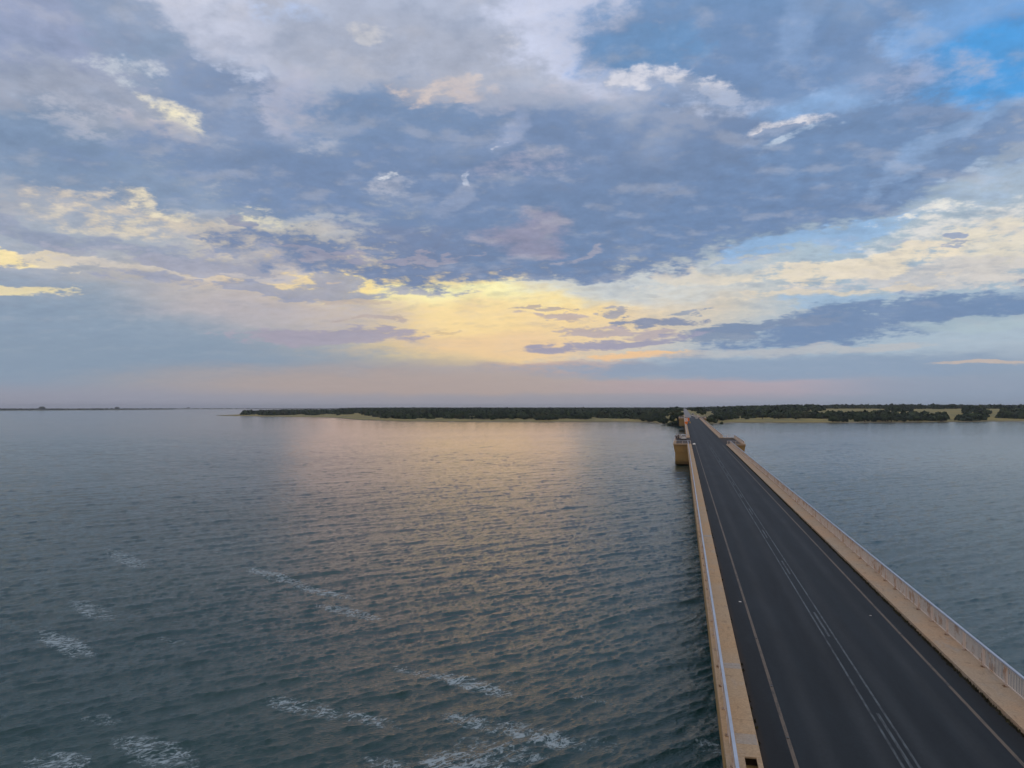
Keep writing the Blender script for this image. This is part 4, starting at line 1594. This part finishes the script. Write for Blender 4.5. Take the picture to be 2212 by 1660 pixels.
cn = empty('traffic_cone', on_road(4.25, 440, 0))
tag(cn, 'yellow cone marker beside the orange board on the road edge', 'cone')
mb = MB(); mb.bar((0, 0, .05), (0, 0, 1.1), .30, 12, .06); mb.build('cone', M['sign_yellow'], cn)
mb = MB(); mb.box(-.38, .38, -.38, .38, 0, .05); mb.build('base', M['black'], cn)

# low pale blocks at the far end of the bridge, right-hand side
M['pale'] = plain('pale_concrete', (.42, .41, .40), .9)
for i, (x, y, s_) in enumerate([(9.9, 560, 1.2), (10.9, 575, .9), (9.8, 612, 1.3), (10.8, 622, 1.0), (9.4, 640, 1.2), (10.3, 655, 1.4), (9.9, 632, .9), (10.9, 600, 1.1)]):
    mb = MB(); mb.box(-.7 * s_, .7 * s_, -.35, .35, 0, .35, top=(.12, -.12)); mb.box(-.55 * s_, .55 * s_, -.22, .22, .352, .85 * s_, top=(.05, -.05))
    o = mb.build('barrier_block', M['pale'], None, bevel=.03); o.location = on_road(x, y); o.rotation_euler = (0, 0, random.uniform(-.4, .4))
    tag(o, 'pale concrete barrier block on the far right end of the bridge', 'barrier', 'barrier blocks at the far end of the bridge')
mb = MB(); mb.box(-1.0, 1.0, -.5, .5, 0, 1.0).box(-1.06, 1.06, -.56, .56, 1.0, 1.08)
o = mb.build('cabinet', M['pale'], None, bevel=.02); o.location = on_road(.1, 569); tag(o, 'whitish low cabinet standing in the second left lay-by', 'cabinet')

# white painted stone at the corner of the first lay-by
bm = bmesh.new(); bmesh.ops.create_icosphere(bm, subdivisions=2, radius=.42)
for v in bm.verts:
    v.co *= 1 + random.uniform(-.08, .08); v.co.z = max(v.co.z * .75, -.12)
me = bpy.data.meshes.new('marker_stone'); bm.to_mesh(me); bm.free(); me.materials.append(M['litter'])
o = bpy.data.objects.new('marker_stone', me); COL.objects.link(o); o.location = on_road(3.18, 221.0, .12)
tag(o, 'white painted stone on the road edge beside the first left lay-by', 'stone')

# cat's eyes along the edge lines, and one lying loose
cm = MB(); cm.box(-.05, .05, -.06, .06, .004, .022, top=(.015, -.015)); co_ = cm.build('road_stud', plain('stud', (.06, .06, .058), .5), None)
stud_me = co_.data; bpy.data.objects.remove(co_)
for x, y in [(3.56, 34.3), (3.56, 41.0), (3.56, 29.2), (3.56, 60.5), (10.78, 36), (10.78, 43.2)]:
    o = bpy.data.objects.new('road_stud', stud_me); COL.objects.link(o); o.location = on_road(x, y, .004)
    tag(o, 'small worn reflective stud set on a painted road line', 'road stud', 'road studs')
o = bpy.data.objects.new('road_stud', stud_me.copy()); o.data.materials[0] = M['litter']; COL.objects.link(o); o.location = on_road(3.28, 48.2, .004); o.scale = (1.5, .9, 1.2)
tag(o, 'pale chip lying loose on the asphalt just left of the left edge line', 'chip')
o = bpy.data.objects.new('paint_chip', stud_me.copy()); o.data.materials[0] = M['pale']; COL.objects.link(o); o.location = on_road(10.1, 46.6, .004); o.scale = (1.2, .7, 1)
tag(o, 'pale chip lying inside the right edge line', 'chip')

# crumpled white litter down in the open pit of the left walkway
bm = bmesh.new(); bmesh.ops.create_icosphere(bm, subdivisions=2, radius=.075)
for v in bm.verts:
    v.co *= 1 + random.uniform(-.35, .35); v.co.z *= .6
me = bpy.data.meshes.new('litter'); bm.to_mesh(me); bm.free(); me.materials.append(M['litter'])
o = bpy.data.objects.new('litter', me); COL.objects.link(o); o.location = on_road(2.02, 26.35, -.5)
tag(o, 'crumpled white scrap lying in the open pit of the left walkway', 'litter')

# ------------------------------------------------------------------ air
HAZE = 6.0e-5
hb = MB(); hb.box(-16500, 16500, -3000, 16500, -4.0, 60.0)
hz = hb.build('haze', None)
hm = bpy.data.materials.new('haze'); hm.use_nodes = True
ht = NT(hm.node_tree); ht.n.clear()
ho = ht.n.new('ShaderNodeOutputMaterial'); hv = ht.n.new('ShaderNodeVolumePrincipled')
hv.inputs['Color'].default_value = (.80, .88, 1.0, 1); hv.inputs['Density'].default_value = HAZE
hv.inputs['Anisotropy'].default_value = 0.3
ht.l.new(hv.outputs[0], ho.inputs['Volume'])
hz.data.materials.append(hm)
tag(hz, 'thin evening haze over the lake', None, None, 'stuff')
